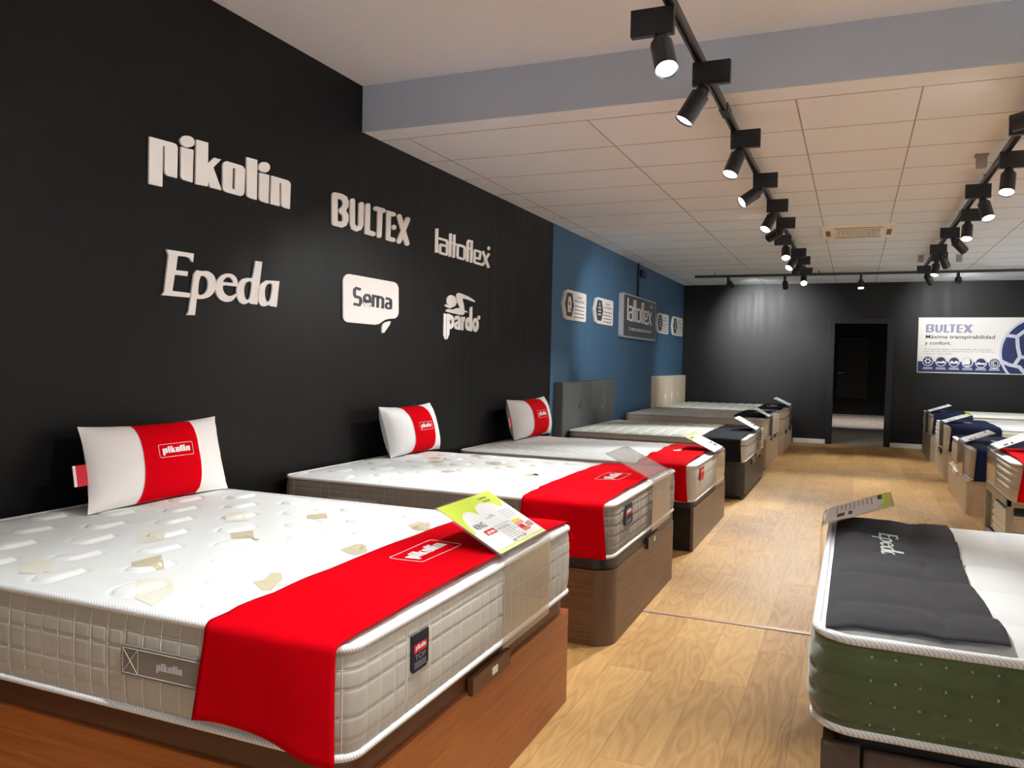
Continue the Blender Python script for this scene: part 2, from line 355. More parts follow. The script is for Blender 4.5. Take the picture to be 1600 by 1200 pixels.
LOGOS = {'pikolin':[[[[(2654,2251),(2789,2257),(2806,2254),(2814,2242),(2812,2104),(2757,2103),(2743,2110),(2739,2123),(2740,2228),(2734,2231),(2728,2229),(2727,2048),(2653,2046)]]],[[[(2832,2251),(2909,2255),(2905,2104),(2852,2104),(2839,2108),(2834,2118)]],[[(2915,2287),(2910,2278),(2901,2270),(2889,2264),(2876,2259),(2862,2257),(2849,2258),(2838,2261),(2831,2267),(2827,2274),(2827,2282),(2832,2291),(2841,2299),(2852,2306),(2865,2310),(2879,2312),(2892,2312),(2904,2309),(2911,2303),(2915,2296)]]],[[[(2926,2308),(3001,2312),(3001,2216),(3042,2251),(3088,2253),(3036,2203),(3093,2105),(3019,2104),(3005,2129),(3000,2105),(2924,2101)]]],[[[(3126,2254),(3225,2256),(3244,2253),(3255,2241),(3252,2128),(3246,2114),(3227,2103),(3128,2103),(3108,2107),(3100,2119),(3100,2229),(3107,2245)],[(3168,2231),(3186,2232),(3184,2127),(3166,2128)]]],[[[(3266,2307),(3345,2311),(3344,2106),(3293,2106),(3274,2110),(3269,2122)]]],[[[(3363,2250),(3438,2254),(3435,2105),(3383,2106),(3367,2111),(3362,2123)]],[[(3442,2288),(3437,2279),(3428,2271),(3416,2264),(3403,2259),(3389,2258),(3376,2258),(3365,2262),(3358,2268),(3355,2275),(3356,2284),(3361,2293),(3370,2301),(3382,2308),(3395,2312),(3409,2314),(3422,2314),(3433,2310),(3440,2304),(3443,2297)]]],[[[(3456,2255),(3584,2258),(3605,2254),(3614,2241),(3609,2106),(3560,2106),(3543,2112),(3537,2126),(3537,2229),(3529,2234),(3521,2229),(3524,2106),(3451,2106)]]]],'bultex':[[[[(3994,2258),(3998,2094),(4002,2087),(4012,2082),(4026,2082),(4039,2087),(4049,2094),(4053,2103),(4049,2269),(4045,2276),(4035,2280),(4021,2279),(4007,2275),(3997,2267)]],[[(4015,2246),(4073,2249),(4096,2246),(4105,2234),(4103,2219),(4090,2204),(4071,2192),(4063,2183),(4062,2175),(4068,2168),(4080,2165),(4095,2167),(4108,2173),(4134,2190),(4160,2219),(4162,2250),(4143,2277),(4094,2284),(4028,2280),(4013,2277),(4001,2271),(3995,2262),(3995,2254),(4003,2248)]],[[(4072,2166),(4094,2160),(4104,2151),(4105,2131),(4098,2120),(4091,2117),(4031,2115),(4017,2113),(4005,2106),(3998,2098),(3999,2090),(4006,2084),(4019,2082),(4098,2083),(4143,2103),(4162,2135),(4162,2169),(4139,2189),(4107,2198),(4093,2199),(4079,2196),(4067,2188),(4062,2180),(4064,2172)]]],[[[(4179,2258),(4183,2119),(4201,2091),(4252,2083),(4303,2102),(4326,2133),(4330,2265),(4327,2272),(4317,2276),(4304,2275),(4290,2271),(4280,2264),(4276,2256),(4273,2132),(4263,2119),(4256,2116),(4244,2118),(4235,2133),(4231,2268),(4227,2275),(4218,2279),(4204,2278),(4192,2274),(4182,2266)]]],[[[(4348,2261),(4345,2083),(4431,2082),(4446,2083),(4459,2089),(4467,2097),(4467,2105),(4460,2111),(4447,2113),(4401,2114),(4403,2270),(4400,2277),(4389,2281),(4376,2281),(4362,2276),(4352,2269)]]],[[[(4462,2249),(4549,2250),(4564,2252),(4577,2258),(4584,2266),(4584,2274),(4577,2279),(4565,2281),(4477,2279),(4463,2277),(4450,2271),(4443,2263),(4443,2256),(4450,2250)]],[[(4491,2258),(4485,2093),(4488,2086),(4498,2082),(4512,2082),(4526,2086),(4536,2093),(4540,2101),(4546,2267),(4543,2274),(4533,2278),(4519,2278),(4505,2274),(4495,2266)]]],[[[(4692,2278),(4599,2276),(4593,2080),(4678,2079),(4692,2081),(4705,2086),(4712,2093),(4712,2101),(4705,2107),(4693,2109),(4648,2109),(4652,2247),(4678,2248),(4692,2250),(4704,2256),(4712,2263),(4712,2271),(4705,2276)]],[[(4720,2183),(4719,2178),(4715,2173),(4709,2168),(4700,2164),(4691,2162),(4682,2161),(4674,2162),(4668,2165),(4663,2169),(4662,2174),(4663,2180),(4667,2185),(4673,2190),(4681,2193),(4690,2196),(4699,2196),(4708,2195),(4714,2193),(4719,2188)]]],[[[(4731,2254),(4838,2087),(4846,2081),(4860,2079),(4876,2081),(4890,2088),(4898,2096),(4897,2104),(4788,2272),(4780,2277),(4766,2279),(4751,2276),(4738,2270),(4730,2262)]],[[(4841,2263),(4732,2097),(4730,2089),(4737,2082),(4749,2079),(4765,2080),(4779,2086),(4788,2093),(4900,2261),(4901,2270),(4895,2276),(4881,2279),(4865,2277),(4851,2271)]]]],'lattoflex':[[[[(5277,2263),(5276,2086),(5322,2092),(5323,2270)]]],[[[(5328,2191),(5458,2191),(5468,2209),(5338,2208)]],[[(5430,2199),(5451,2178),(5486,2190),(5464,2210)]],[[(5445,2191),(5446,2093),(5484,2098),(5483,2197)]],[[(5460,2110),(5430,2092),(5457,2084),(5487,2101)]],[[(5469,2102),(5353,2103),(5343,2086),(5458,2084)]],[[(5381,2097),(5358,2111),(5328,2097),(5351,2084)]],[[(5367,2097),(5369,2156),(5333,2152),(5331,2093)]],[[(5358,2140),(5384,2158),(5355,2165),(5330,2147)]],[[(5346,2147),(5460,2148),(5470,2166),(5356,2165)]]],[[[(5497,2260),(5492,2083),(5536,2088),(5541,2266)]],[[(5479,2184),(5551,2185),(5560,2201),(5488,2200)]]],[[[(5560,2261),(5556,2083),(5601,2088),(5604,2267)]],[[(5567,2184),(5620,2184),(5630,2202),(5577,2201)]]],[[[(5651,2204),(5760,2204),(5787,2188),(5787,2106),(5753,2086),(5642,2087),(5622,2102),(5623,2186)],[(5665,2185),(5733,2185),(5745,2177),(5744,2108),(5740,2106),(5670,2106),(5663,2111),(5664,2184)]]],[[[(5839,2087),(5842,2237),(5847,2242),(5868,2244),(5872,2264),(5818,2259),(5797,2235),(5793,2083)]],[[(5785,2185),(5864,2186),(5873,2203),(5794,2202)]]],[[[(5867,2260),(5861,2082),(5907,2087),(5913,2266)]]],[[[(5939,2125),(6051,2126),(6061,2144),(5948,2142)]],[[(6062,2131),(6077,2189),(6036,2186),(6022,2128)]],[[(6079,2184),(6053,2203),(6017,2191),(6043,2172)]],[[(6059,2202),(5946,2201),(5936,2184),(6048,2184)]],[[(5943,2200),(5919,2180),(5952,2175),(5977,2196)]],[[(5922,2186),(5923,2090),(5962,2095),(5962,2191)]],[[(5919,2093),(5953,2082),(5981,2098),(5948,2109)]],[[(5940,2084),(6104,2083),(6115,2101),(5951,2102)]],[[(6105,2083),(6149,2112),(6116,2119),(6072,2090)]]],[[[(6079,2199),(6206,2076),(6251,2088),(6123,2211)]],[[(6210,2204),(6124,2132),(6161,2127),(6248,2199)]]],[[[(6248,2248),(6247,2243),(6243,2238),(6238,2234),(6230,2231),(6222,2229),(6213,2228),(6206,2230),(6199,2232),(6195,2236),(6194,2241),(6195,2246),(6199,2251),(6204,2255),(6212,2259),(6220,2261),(6229,2261),(6236,2260),(6243,2257),(6247,2253)]]]],'epeda':[[[[(2754,1774),(2917,1776),(2912,1735),(2903,1739),(2893,1751),(2867,1756),(2819,1753),(2809,1687),(2882,1689),(2878,1667),(2803,1666),(2789,1591),(2898,1590),(2893,1569),(2728,1567),(2743,1583),(2766,1751)]]],[[[(2936,1701),(2948,1700),(2961,1700),(2975,1701),(2996,1704),(3013,1703),(3033,1696),(3046,1688),(3057,1672),(3062,1657),(3061,1636),(3058,1622),(3049,1608),(3039,1597),(3022,1585),(3006,1577),(2984,1571),(2967,1568),(2937,1566),(2927,1489),(2877,1487),(2890,1506),(2918,1681)],[(2967,1679),(2979,1679),(2989,1676),(3001,1669),(3007,1661),(3010,1647),(3010,1637),(3007,1623),(3002,1612),(2991,1599),(2982,1592),(2970,1587),(2960,1586),(2948,1588),(2945,1602),(2948,1635),(2952,1655),(2959,1672)]]],[[[(3108,1698),(3133,1706),(3150,1708),(3171,1707),(3185,1702),(3200,1693),(3208,1680),(3214,1658),(3214,1649),(3205,1649),(3180,1648),(3126,1648),(3106,1643),(3107,1629),(3111,1619),(3119,1608),(3129,1602),(3146,1597),(3159,1597),(3174,1600),(3185,1604),(3199,1613),(3203,1612),(3200,1599),(3192,1590),(3177,1578),(3163,1571),(3140,1567),(3122,1567),(3097,1572),(3082,1581),(3068,1597),(3061,1610),(3057,1627),(3058,1641),(3065,1659),(3074,1672),(3092,1689)],[(3107,1662),(3114,1674),(3130,1685),(3149,1690),(3167,1685),(3178,1674),(3180,1664)]]],[[[(3341,1793),(3391,1794),(3371,1669),(3357,1569),(3306,1570),(3293,1577),(3273,1567),(3254,1563),(3231,1569),(3212,1587),(3204,1612),(3206,1644),(3220,1671),(3243,1690),(3276,1699),(3318,1702),(3328,1728)],[(3307,1683),(3314,1677),(3315,1665),(3312,1640),(3308,1624),(3303,1605),(3297,1595),(3286,1588),(3279,1587),(3270,1593),(3264,1600),(3259,1614),(3257,1627),(3257,1645),(3261,1658),(3268,1671),(3279,1678),(3297,1684)]]],[[[(3422,1701),(3473,1704),(3530,1707),(3521,1649),(3510,1567),(3460,1569),(3446,1575),(3429,1567),(3409,1563),(3384,1567),(3367,1586),(3359,1615),(3363,1649),(3382,1678)],[(3466,1687),(3473,1681),(3474,1670),(3470,1647),(3466,1630),(3460,1610),(3453,1599),(3443,1590),(3435,1589),(3426,1595),(3420,1603),(3415,1617),(3414,1630),(3414,1649),(3418,1662),(3427,1676),(3437,1683),(3456,1688)]]]],'sema_panel':[[[[(4182,1814),(4707,1815),(4744,1805),(4763,1780),(4768,1616),(4756,1590),(4723,1573),(4650,1566),(4602,1558),(4563,1543),(4524,1526),(4479,1518),(4169,1519),(4142,1525),(4125,1542),(4117,1773),(4129,1793),(4152,1808)]]],[[[(4670,1550),(4659,1529),(4627,1502),(4589,1471),(4562,1469),(4561,1511),(4574,1529),(4610,1543),(4650,1550)]]]],'sema_text':[[[[(4307,1738),(4250,1743),(4222,1726),(4223,1689),(4242,1673),(4279,1673),(4291,1667),(4291,1648),(4284,1640),(4231,1643),(4225,1627),(4299,1623),(4320,1646),(4319,1676),(4293,1688),(4259,1689),(4250,1696),(4250,1721),(4257,1726),(4299,1722)]]],[[[(4344,1658),(4426,1655),(4425,1691),(4403,1709),(4358,1708),(4333,1692),(4334,1645),(4354,1629),(4409,1628),(4412,1643),(4370,1644),(4360,1651),(4359,1688),(4368,1694),(4388,1694),(4399,1685),(4399,1671),(4349,1672)]]],[[[(4461,1632),(4463,1693),(4538,1692),(4550,1685),(4547,1628),(4577,1629),(4580,1693),(4553,1707),(4435,1710),(4432,1631)]],[[(4489,1700),(4487,1629),(4516,1630),(4518,1702)]]],[[[(4595,1690),(4638,1689),(4647,1684),(4648,1633),(4679,1635),(4677,1692),(4654,1705),(4600,1706)]],[[(4663,1675),(4608,1673),(4589,1658),(4590,1638),(4613,1627),(4663,1628),(4665,1641),(4624,1641),(4615,1645),(4615,1655),(4620,1659),(4662,1661)]]]],'pardo':[[[[(5635,1767),(5639,1755),(5638,1743),(5631,1732),(5619,1721),(5603,1713),(5583,1708),(5562,1705),(5540,1706),(5519,1710),(5501,1716),(5486,1725),(5476,1736),(5472,1747),(5473,1759),(5479,1771),(5491,1781),(5507,1789),(5526,1794),(5548,1797),(5569,1797),(5591,1793),(5609,1787),(5624,1778)]]],[[[(5440,1713),(5455,1719),(5477,1718),(5516,1712),(5538,1708),(5555,1703),(5557,1699),(5546,1696),(5522,1696),(5472,1702),(5449,1705),(5438,1710)]]],[[[(5628,1788),(5633,1809),(5650,1819),(5678,1824),(5720,1822),(5835,1811),(5935,1793),(5976,1780),(5968,1774),(5916,1776),(5817,1786),(5755,1786),(5738,1780),(5766,1740),(5773,1723),(5777,1695),(5806,1694),(5843,1685),(5836,1682),(5781,1678),(5776,1667),(5755,1656),(5722,1654),(5661,1656),(5459,1667),(5473,1681),(5506,1688),(5573,1686),(5623,1699),(5698,1710),(5691,1718),(5653,1748)]]],[[[(5429,1650),(5467,1648),(5470,1453),(5456,1456),(5429,1487)]]],[[[(5474,1649),(5499,1652),(5534,1649),(5575,1640),(5600,1621),(5606,1584),(5594,1557),(5561,1538),(5528,1535),(5527,1497),(5502,1463),(5479,1454)],[(5562,1592),(5561,1586),(5559,1581),(5556,1576),(5551,1573),(5547,1572),(5542,1573),(5537,1575),(5533,1579),(5531,1585),(5530,1591),(5530,1597),(5532,1602),(5536,1607),(5540,1610),(5545,1611),(5550,1610),(5555,1608),(5558,1604),(5561,1598)]]],[[[(5612,1636),(5639,1644),(5671,1647),(5699,1642),(5716,1623),(5713,1536),(5674,1537),(5639,1538),(5614,1547),(5608,1570),(5620,1589),(5650,1601),(5671,1606),(5663,1618),(5643,1617),(5617,1606)],[(5671,1571),(5671,1567),(5669,1564),(5666,1562),(5663,1560),(5659,1559),(5655,1560),(5651,1561),(5648,1563),(5646,1566),(5646,1570),(5646,1573),(5648,1576),(5651,1579),(5654,1580),(5658,1581),(5662,1581),(5666,1579),(5669,1577),(5671,1574)]]],[[[(5727,1643),(5761,1642),(5796,1645),(5792,1611),(5769,1604),(5768,1535),(5724,1537)]]],[[[(5876,1718),(5900,1732),(5923,1733),(5924,1534),(5877,1536),(5832,1539),(5802,1558),(5796,1598),(5814,1629),(5843,1643),(5874,1645)],[(5870,1591),(5870,1585),(5868,1579),(5865,1575),(5862,1572),(5857,1571),(5853,1571),(5849,1574),(5846,1578),(5844,1584),(5843,1590),(5843,1596),(5845,1601),(5848,1606),(5852,1609),(5856,1610),(5860,1609),(5864,1607),(5867,1602),(5869,1597)]]],[[[(6051,1592),(6049,1577),(6043,1563),(6034,1551),(6021,1541),(6006,1534),(5990,1532),(5974,1533),(5958,1538),(5945,1547),(5935,1558),(5928,1572),(5925,1586),(5926,1601),(5932,1615),(5941,1627),(5954,1637),(5969,1644),(5985,1647),(6001,1645),(6017,1641),(6030,1632),(6041,1621),(6048,1607)],[(6001,1595),(6001,1588),(5999,1582),(5995,1577),(5990,1574),(5985,1573),(5980,1573),(5975,1576),(5971,1581),(5968,1587),(5967,1593),(5967,1600),(5970,1606),(5973,1611),(5978,1615),(5983,1616),(5988,1615),(5993,1612),(5997,1608),(6000,1602)]]],[[[(6077,1654),(6076,1649),(6072,1644),(6067,1640),(6060,1637),(6052,1636),(6044,1636),(6037,1638),(6031,1641),(6027,1646),(6025,1651),(6026,1656),(6030,1661),(6035,1665),(6042,1668),(6050,1669),(6058,1669),(6066,1667),(6072,1663),(6075,1659)]]]],'struts':[[(5027,1851),(5105,1841),(5182,1830),(5266,1909),(5359,1965)],[(5182,1830),(5197,1663),(5231,1518),(5318,1508)],[(5231,1518),(5168,1404)],[(4982,1446),(5091,1392),(5227,1361),(5287,1284),(5327,1218)]]}
def logo2d(key):
    """letters of a logo scaled to a unit-wide box: [[(outer, holes)...]...], height"""
    L = LOGOS[key]; A = [p for l in L for q in l for r in q for p in r]
    a0 = min(p[0] for p in A); a1 = max(p[0] for p in A); b0 = min(p[1] for p in A); b1 = max(p[1] for p in A); w = a1-a0
    return [[([((p[0]-a0)/w, (p[1]-b0)/w) for p in q[0]], [[((p[0]-a0)/w, (p[1]-b0)/w) for p in h] for h in q[1:]]) for q in l] for l in L], (b1-b0)/w
def logog(key, a0, b0, width, place, depth=0, hscale=1.0):
    L, h = logo2d(key); f = lambda r: [(a0+p[0]*width, b0+p[1]*width*hscale) for p in r]
    return join(*[extrude2d([(f(o), [f(x) for x in hs])], lambda a, b, n=0, k=k: place(a, b, n+.0003*k), depth) for l in L for k, (o, hs) in enumerate(l)])

# ================================================================== the room
D = 14.663; HC = 2.711; HH = 2.993; XR = 6.0; YF = -3.6; YB = 4.32
struct(box('floor', 0, XR, YF, D, -.1, 0, FLOOR))
struct(box('floor_hall', 1.0, 5.2, D, 24.0, -.1, -.001, HALLFLOOR))
struct(box('wall_left', -.12, 0, YF, 7.79, 0, 3.1, BLACKWALL))
struct(box('wall_left_blue', -.12, .004, 7.79, D, 0, 3.1, BLUEWALL))
struct(box('wall_right', XR, XR+.12, YF, D, 0, 3.1, OFFW))
v, f = join(bxg(-.12, .3, YF-.12, YF, 0, 3.1), bxg(5.7, XR+.12, YF-.12, YF, 0, 3.1), bxg(.3, 5.7, YF-.12, YF, 0, .2), bxg(.3, 5.7, YF-.12, YF, 2.5, 3.1))
struct(mk('wall_front', v, f, OFFW))  # the opening in this unseen wall is added to let fill daylight in
v, f = join(bxg(-.12, 2.49, D, D+.14, 0, 3.1), bxg(3.41, XR+.12, D, D+.14, 0, 3.1), bxg(2.49, 3.41, D, D+.14, 2.09, 3.1))
struct(mk('wall_back', v, f, REARWALL))
struct(box('ceiling', 0, XR, YB, D, HC, 3.1, CEIL))
struct(box('ceiling_high', -.12, XR+.12, YF, YB, HH, 3.1, CEIL))
struct(box('beam_face', 0, XR, YB-.008, YB, HC-.002, HH, BEAM))
g = []
for x in (.2, 1.4, 2.545, 3.145, 4.29, 5.45): g.append(bxg(x-.004, x+.004, 4.53, D, HC-.0016, HC+.001))
y = 4.53
while y < D: g.append(bxg(0, XR, y-.0035, y+.0035, HC-.0013, HC+.001)); y += .6
v, f = join(*g); struct(mk('trim_1', v, f, CEILG))
# doorway, hall and the door at its end
v, f = join(bxg(2.45, 2.55, D-.016, D+.15, 0, 2.12, .004), bxg(3.35, 3.445, D-.016, D+.15, 0, 2.12, .004), bxg(2.45, 3.445, D-.0165, D+.15, 2.04, 2.12, .004))
struct(mk('trim_2', v, f, JAMB))
struct(box('wall_hall_left', 1.0, 1.1, D+.14, 24, 0, 2.9, HALL)); struct(box('wall_hall_right', 5.1, 5.2, D+.14, 24, 0, 2.9, HALL))
struct(box('wall_hall_end', 1.0, 5.2, 24, 24.1, 0, 2.9, HALL)); struct(box('ceiling_hall', 1.0, 5.2, D+.14, 24, 2.8, 2.9, HALL))
d2 = struct(box('door_1', 2.42, 3.22, 23.93, 24.0, .46, 2.12, mat('hall_door', S(40, 40, 41), .45, .4), bev=.01))
mk('door_handle', *cyl((2.47, 23.9, 1.15), (2.6, 23.9, 1.15), .012), CHROME, d2)
struct(box('baseboard_back_left', 1.93, 2.45, D-.014, D, 0, .075, SKIRT, bev=.003))
struct(box('baseboard_back_right', 3.445, 5.9, D-.014, D, 0, .075, SKIRT, bev=.003))
struct(box('trim_3', 0, XR, 4.165, 4.205, -.001, .004, SEAM, bev=.0015))

def lamp(name, loc, direc, watts, size=62, blend=.85, rad=.028, col=SPOT_COL):
    l = bpy.data.lights.new(name, 'SPOT'); l.energy = watts; l.spot_size = radians(size); l.spot_blend = blend
    l.shadow_soft_size = rad; l.color = col[:3]
    o = bpy.data.objects.new(name, l); COL.objects.link(o); o.location = loc
    o.rotation_euler = Vector(direc).to_track_quat('-Z', 'Y').to_euler(); return o
# lamp of the hall, up under its ceiling
l = lamp('hall_lamp', (3.0, 20.8, 2.78), (0, .12, -1), 260, 95, .5, .06, (1, .95, .88))
lamp('hall_lamp', (3.0, 16.4, 2.78), (0, 0, -1), 24, 95, .5, .06, (1, .95, .88))

# ------------------------------------------------------------------ lighting tracks and their spotlights
def track(axis, c, a, b, label, z=2.655):
    loc = (c, (a+b)/2, z) if axis == 'y' else ((a+b)/2, c, z)
    t = thing('lighting_track', loc, label, 'track')
    def seg(lo0, lo1, p, q, z0, z1): return bxg(c+lo0, c+lo1, p, q, z0, z1) if axis == 'y' else bxg(p, q, c+lo0, c+lo1, z0, z1)
    v, f = join(seg(-.017, -.006, a, b, z-.018, z+.018), seg(.006, .017, a, b, z-.018, z+.018), seg(-.006, .006, a, b, z-.004, z+.018))
    mk('rail', v, f, TRACKM, t)
    p = a+.3
    while p < b:
        if axis == 'y' and 2.5 < p < YB: p += 1.5; continue
        top = HH if (axis == 'y' and p < YB) else HC
        x_, y_ = (c, p) if axis == 'y' else (p, c)
        v, f = cyl((x_, y_, z+.016), (x_, y_, top), .006, n=10); mk('hanger', v, f, BLACKM, t); p += 1.5
    return t
tr = track('y', 2.2, -2.6, 12.0, 'long black ceiling track nearest the left wall, running away from the front')
box('joint', 2.176, 2.224, 4.35, 4.5, 2.634, 2.676, BLACKM, tr, .004)
track('y', 3.69, -2.6, 12.05, 'long black ceiling track on the right, running away along the right row of beds')
track('x', 12.7, .55, 5.6, 'black ceiling track running across the room in front of the rear wall')

def spotlight(px, py, direc, side, label, group, watts, axis='y', L=.135, size=62, lit=True):
    """box on the track, swivel below it, tubular head with a lens; side: which way the box reaches from the track"""
    z = 2.637; d = Vector(direc).normalized()
    t = thing('track_spotlight', (px, py, z), label, 'spotlight', group)
    a, b = sorted((px-side*.052, px+side*.112))
    if axis == 'y': v, f = bxg(a, b, py-.016, py+.016, z-.102, z, .003)
    else: v, f = bxg(px-.016, px+.016, py-.05*side-.02, py+.06, z-.062, z, .003)
    mk('gear_box', v, f, BLACKM, t)
    zb = z-.102 if axis == 'y' else z-.062
    p = Vector((px, py, zb)); q = p+Vector((0, 0, -.012))
    v, f = join(cyl(p+Vector((0, 0, .004)), q, .022, n=18), cyl(q-d*.004, q+d*.038, .024, .034, n=18)); mk('swivel', v, f, BLACKM, t, True)
    h0 = q+d*.034; h1 = h0+d*L; R = .042
    V, F = cyl(h0, h1, R, n=28, caps=False)
    V2, F2 = cyl(h0, h1-d*.006, R-.004, n=28, caps=False)
    n = 28; b_ = len(V); V += V2; F += [tuple(i+b_ for i in q_) for q_ in F2]
    for i in range(n): j = (i+1) % n; F.append((n+i, n+j, b_+n+j, b_+n+i))
    F.append(tuple(range(n-1, -1, -1)))
    hd = mk('lamp_head', V, F, BLACKM, t)
    a = d.orthogonal().normalized(); c = d.cross(a); e = h1-d*.008
    mk('lens', [tuple(e+a*cos(2*pi*i/24)*(R-.004)+c*sin(2*pi*i/24)*(R-.004)) for i in range(24)], [tuple(range(24))], LENS if lit else BLACKM, hd)
    if watts:
        o = lamp('spot_lamp', h1+d*.006-Vector((px, py, z)), d, watts, size); o.parent = t
    return t
G1 = 'spotlights on the left ceiling track'; G2 = 'spotlights on the right ceiling track'; G3 = 'spotlights on the rear cross track'
ordn = ['second', 'third', 'fourth', 'fifth', 'sixth', 'seventh', 'eighth', 'ninth']
for x, y, d, s, lab, k in (
    (2.165, 3.03, (.263, -.435, -.861), -1, 'nearest black spotlight on the left track, its white lens facing down to the right', 1),
    (2.225, 3.64, (-.479, -.181, -.859), 1, 'black spotlight in front of the ceiling beam, second along the left track, tilted left', .9),
    (2.235, 4.76, (-.253, -.399, -.881), 1, 'black spotlight just beyond the ceiling beam, third along the left track', 1),
    (2.235, 5.87, (-.704, -.438, -.559), 1, 'steeply left-tilted black spotlight, fourth along the left track', 1),
    (2.235, 6.82, (-.315, -.481, -.818), 1, 'left-tilted black spotlight, fifth along the left track', 1),
    (2.235, 7.67, (-.729, .622, -.286), 1, 'black spotlight turned far to the left with its lens hidden, sixth along the left track', 1),
    (2.19, 8.70, (.077, -.597, -.798), -1, 'black spotlight hanging straight down, seventh along the left track, box reaching left', 1),
    (2.22, 9.72, (-.387, -.584, -.713), 1, 'left-tilted black spotlight, eighth along the left track', 1.6),
    (2.23, 10.45, (-.42, .818, -.393), 1, 'black spotlight aimed away at the rear left corner, ninth along the left track', 1.7),
    (2.2, 11.66, (.076, -.752, -.654), 1, 'farthest black spotlight on the left track, hanging straight down', 1)):
    spotlight(x, y, d, s, lab, G1, SPOT_W*k, size=48 if d[1] > 0 else 62)
for x, y, d, s, lab, k in (
    (3.69, 4.94, (.3, -.5, -.8), -1, 'black spotlight cut off by the right picture edge, box only in view, near the beam', 1),
    (3.70, 5.73, (-.112, -.448, -.887), 1, 'black spotlight near the right picture edge hanging down with its white lens in view', 1),
    (3.68, 6.67, (.19, -.445, -.875), -1, 'black spotlight on the right track with box reaching left and head tilted right', 1),
    (3.70, 7.67, (-.089, -.463, -.882), 1, 'black spotlight on the right track with box reaching right and lens lit underneath', 1),
    (3.69, 8.64, (.617, .553, -.56), -1, 'black spotlight on the right track turned far right, lens hidden', 1),
    (3.69, 9.77, (.364, .657, -.66), -1, 'right-tilted black spotlight overlapping the lit one behind it on the right track', 1),
    (3.70, 10.43, (-.142, -.376, -.916), 1, 'small lit black spotlight hanging down behind the right-tilted one on the right track', 1),
    (3.69, 11.75, (.402, .66, -.635), -1, 'farthest black spotlight on the right track, in front of the cross track', 1)):
    spotlight(x, y, d, s, lab, G2, SPOT_W*k*.82)
for x, d, lab, wt, sz in (
    (1.06, (.22, .93, -.36), 'leftmost black spotlight on the rear cross track, aimed at the rear wall', WALL_W*1.3, 72),
    (1.88, (.03, .75, -.66), 'black spotlight on the rear cross track under the end of the left track', 45, 60),
    (2.92, (.02, -.35, -.93), 'black spotlight on the rear cross track above the doorway, pointing down', 85, 70),
    (4.15, (.16, .95, -.24), 'rightmost black spotlight in view on the rear cross track, above the blue and white poster', WALL_W*.36, 72)):
    spotlight(x, 12.7, d, 1, lab, G3, wt, 'x', .1, sz)
# unseen spotlights added as fill over the near part of the shop
for x, y, d, k in ((2.2, 2.2, (-.35, .12, -.93), .22), (2.2, 1.3, (-.4, .1, -.9), .75), (2.2, .3, (-.4, .0, -.9), .8), (2.2, -1.0, (-.3, 0, -.95), .6), (3.69, 3.9, (.1, -.2, -.97), .5),
                   (3.69, 4.5, (-3.69, 1.25, -.62), .6), (3.69, 2.4, (-3.69, .5, -.95), .7), (3.2, 1.0, (-.45, .5, -.75), .25), (3.69, -1.2, (.1, 0, -1), .6)):
    spotlight(x, y, d, 1, 'added black fill spotlight over the near part of the shop, above the picture', 'added fill spotlights above the picture', SPOT_W*k, size=26 if y > 4 else 56 if d[0] < -1 else 62)

# added unseen spotlights wash the white right hand wall for fill light
for y in (-1.5, .2, 1.9, 3.6, 5.3, 7.0, 8.7, 10.4, 12.0):
    spotlight(5.0, y, (.62, 0, -.78), -1, 'added black fill spotlight beside the right hand wall, outside the picture', 'added fill spotlights beside the right hand wall', SPOT_W*1.3, size=85)

# ------------------------------------------------------------------ air conditioner, ceiling boxes
ac = thing('air_conditioner', (2.865, 9.07, HC), 'cream ceiling air conditioner panel with a slotted grille', 'air conditioner')
box('panel', 2.52, 3.21, 8.68, 9.46, HC-.022, HC+.004, ACW, ac, .008)
box('grille_recess', 2.66, 3.07, 8.86, 9.3, HC-.0235, HC-.02, ACD, ac)
g = [bxg(2.66, 3.07, y-.007, y+.007, HC-.029, HC-.0225) for y in [8.88+.056*i for i in range(8)]]
g += [bxg(x-.003, x+.003, 8.86, 9.3, HC-.0275, HC-.0225) for x in [2.66+.041*i for i in range(11)]]
v, f = join(*g); mk('grille', v, f, ACW, ac)
for a, b in ((2.555, 2.6), (3.13, 3.175)): box('outlet_flap', a, b, 8.9, 9.26, HC-.0245, HC-.021, ACD, ac)
for p, q in ((8.745, 8.775), (9.37, 9.395)): box('outlet_flap', 2.64, 3.09, p, q, HC-.0245, HC-.021, ACD, ac)
for x, y, lab in ((3.595, 6.09, 'small grey ceiling box left of the right track, nearest of the three'), (3.59, 11.27, 'small far grey ceiling box left of the right track'), (4.014, 11.31, 'small far grey ceiling box right of the right track')):
    t = thing('ceiling_sensor', (x, y, HC), lab, 'sensor', 'grey boxes on the ceiling')
    box('housing', x-.03, x+.03, y-.03, y+.03, HC-.085, HC+.001, GREYBOX, t, .004); box('base_plate', x-.038, x+.038, y-.038, y+.038, HC-.008, HC+.002, GREYBOX, t, .002)

# ================================================================== signs on the left wall
def wallplace(x0): return lambda a, b, n=0: (x0+n, a/1000, b/1000)
def wallsign(key, loc, label, th=.009, m=WHITE, names=None):
    t = thing('wall_lettering', loc, label, 'sign', 'white lettering on the black wall')
    for i, l in enumerate(LOGOS[key]):
        v, f = join(*[extrude2d([(q[0], q[1:])], wallplace(.002), th+.0006*k) for k, q in enumerate(l)]); mk(names[i] if names else 'letter', v, f, m, t)
    return t
wallsign('pikolin', (.002, 3.13, 2.05), 'largest white block lettering with oval dots, upper left on the black wall')
wallsign('bultex', (.002, 4.45, 2.08), 'white rounded capital letters, middle of the upper row on the black wall')
wallsign('lattoflex', (.002, 5.77, 2.08), 'white narrow squared letters with a dot at the end, upper right on the black wall', th=.005)
wallsign('epeda', (.002, 3.13, 1.49), 'white serif lettering with a capital E, lower left on the black wall')
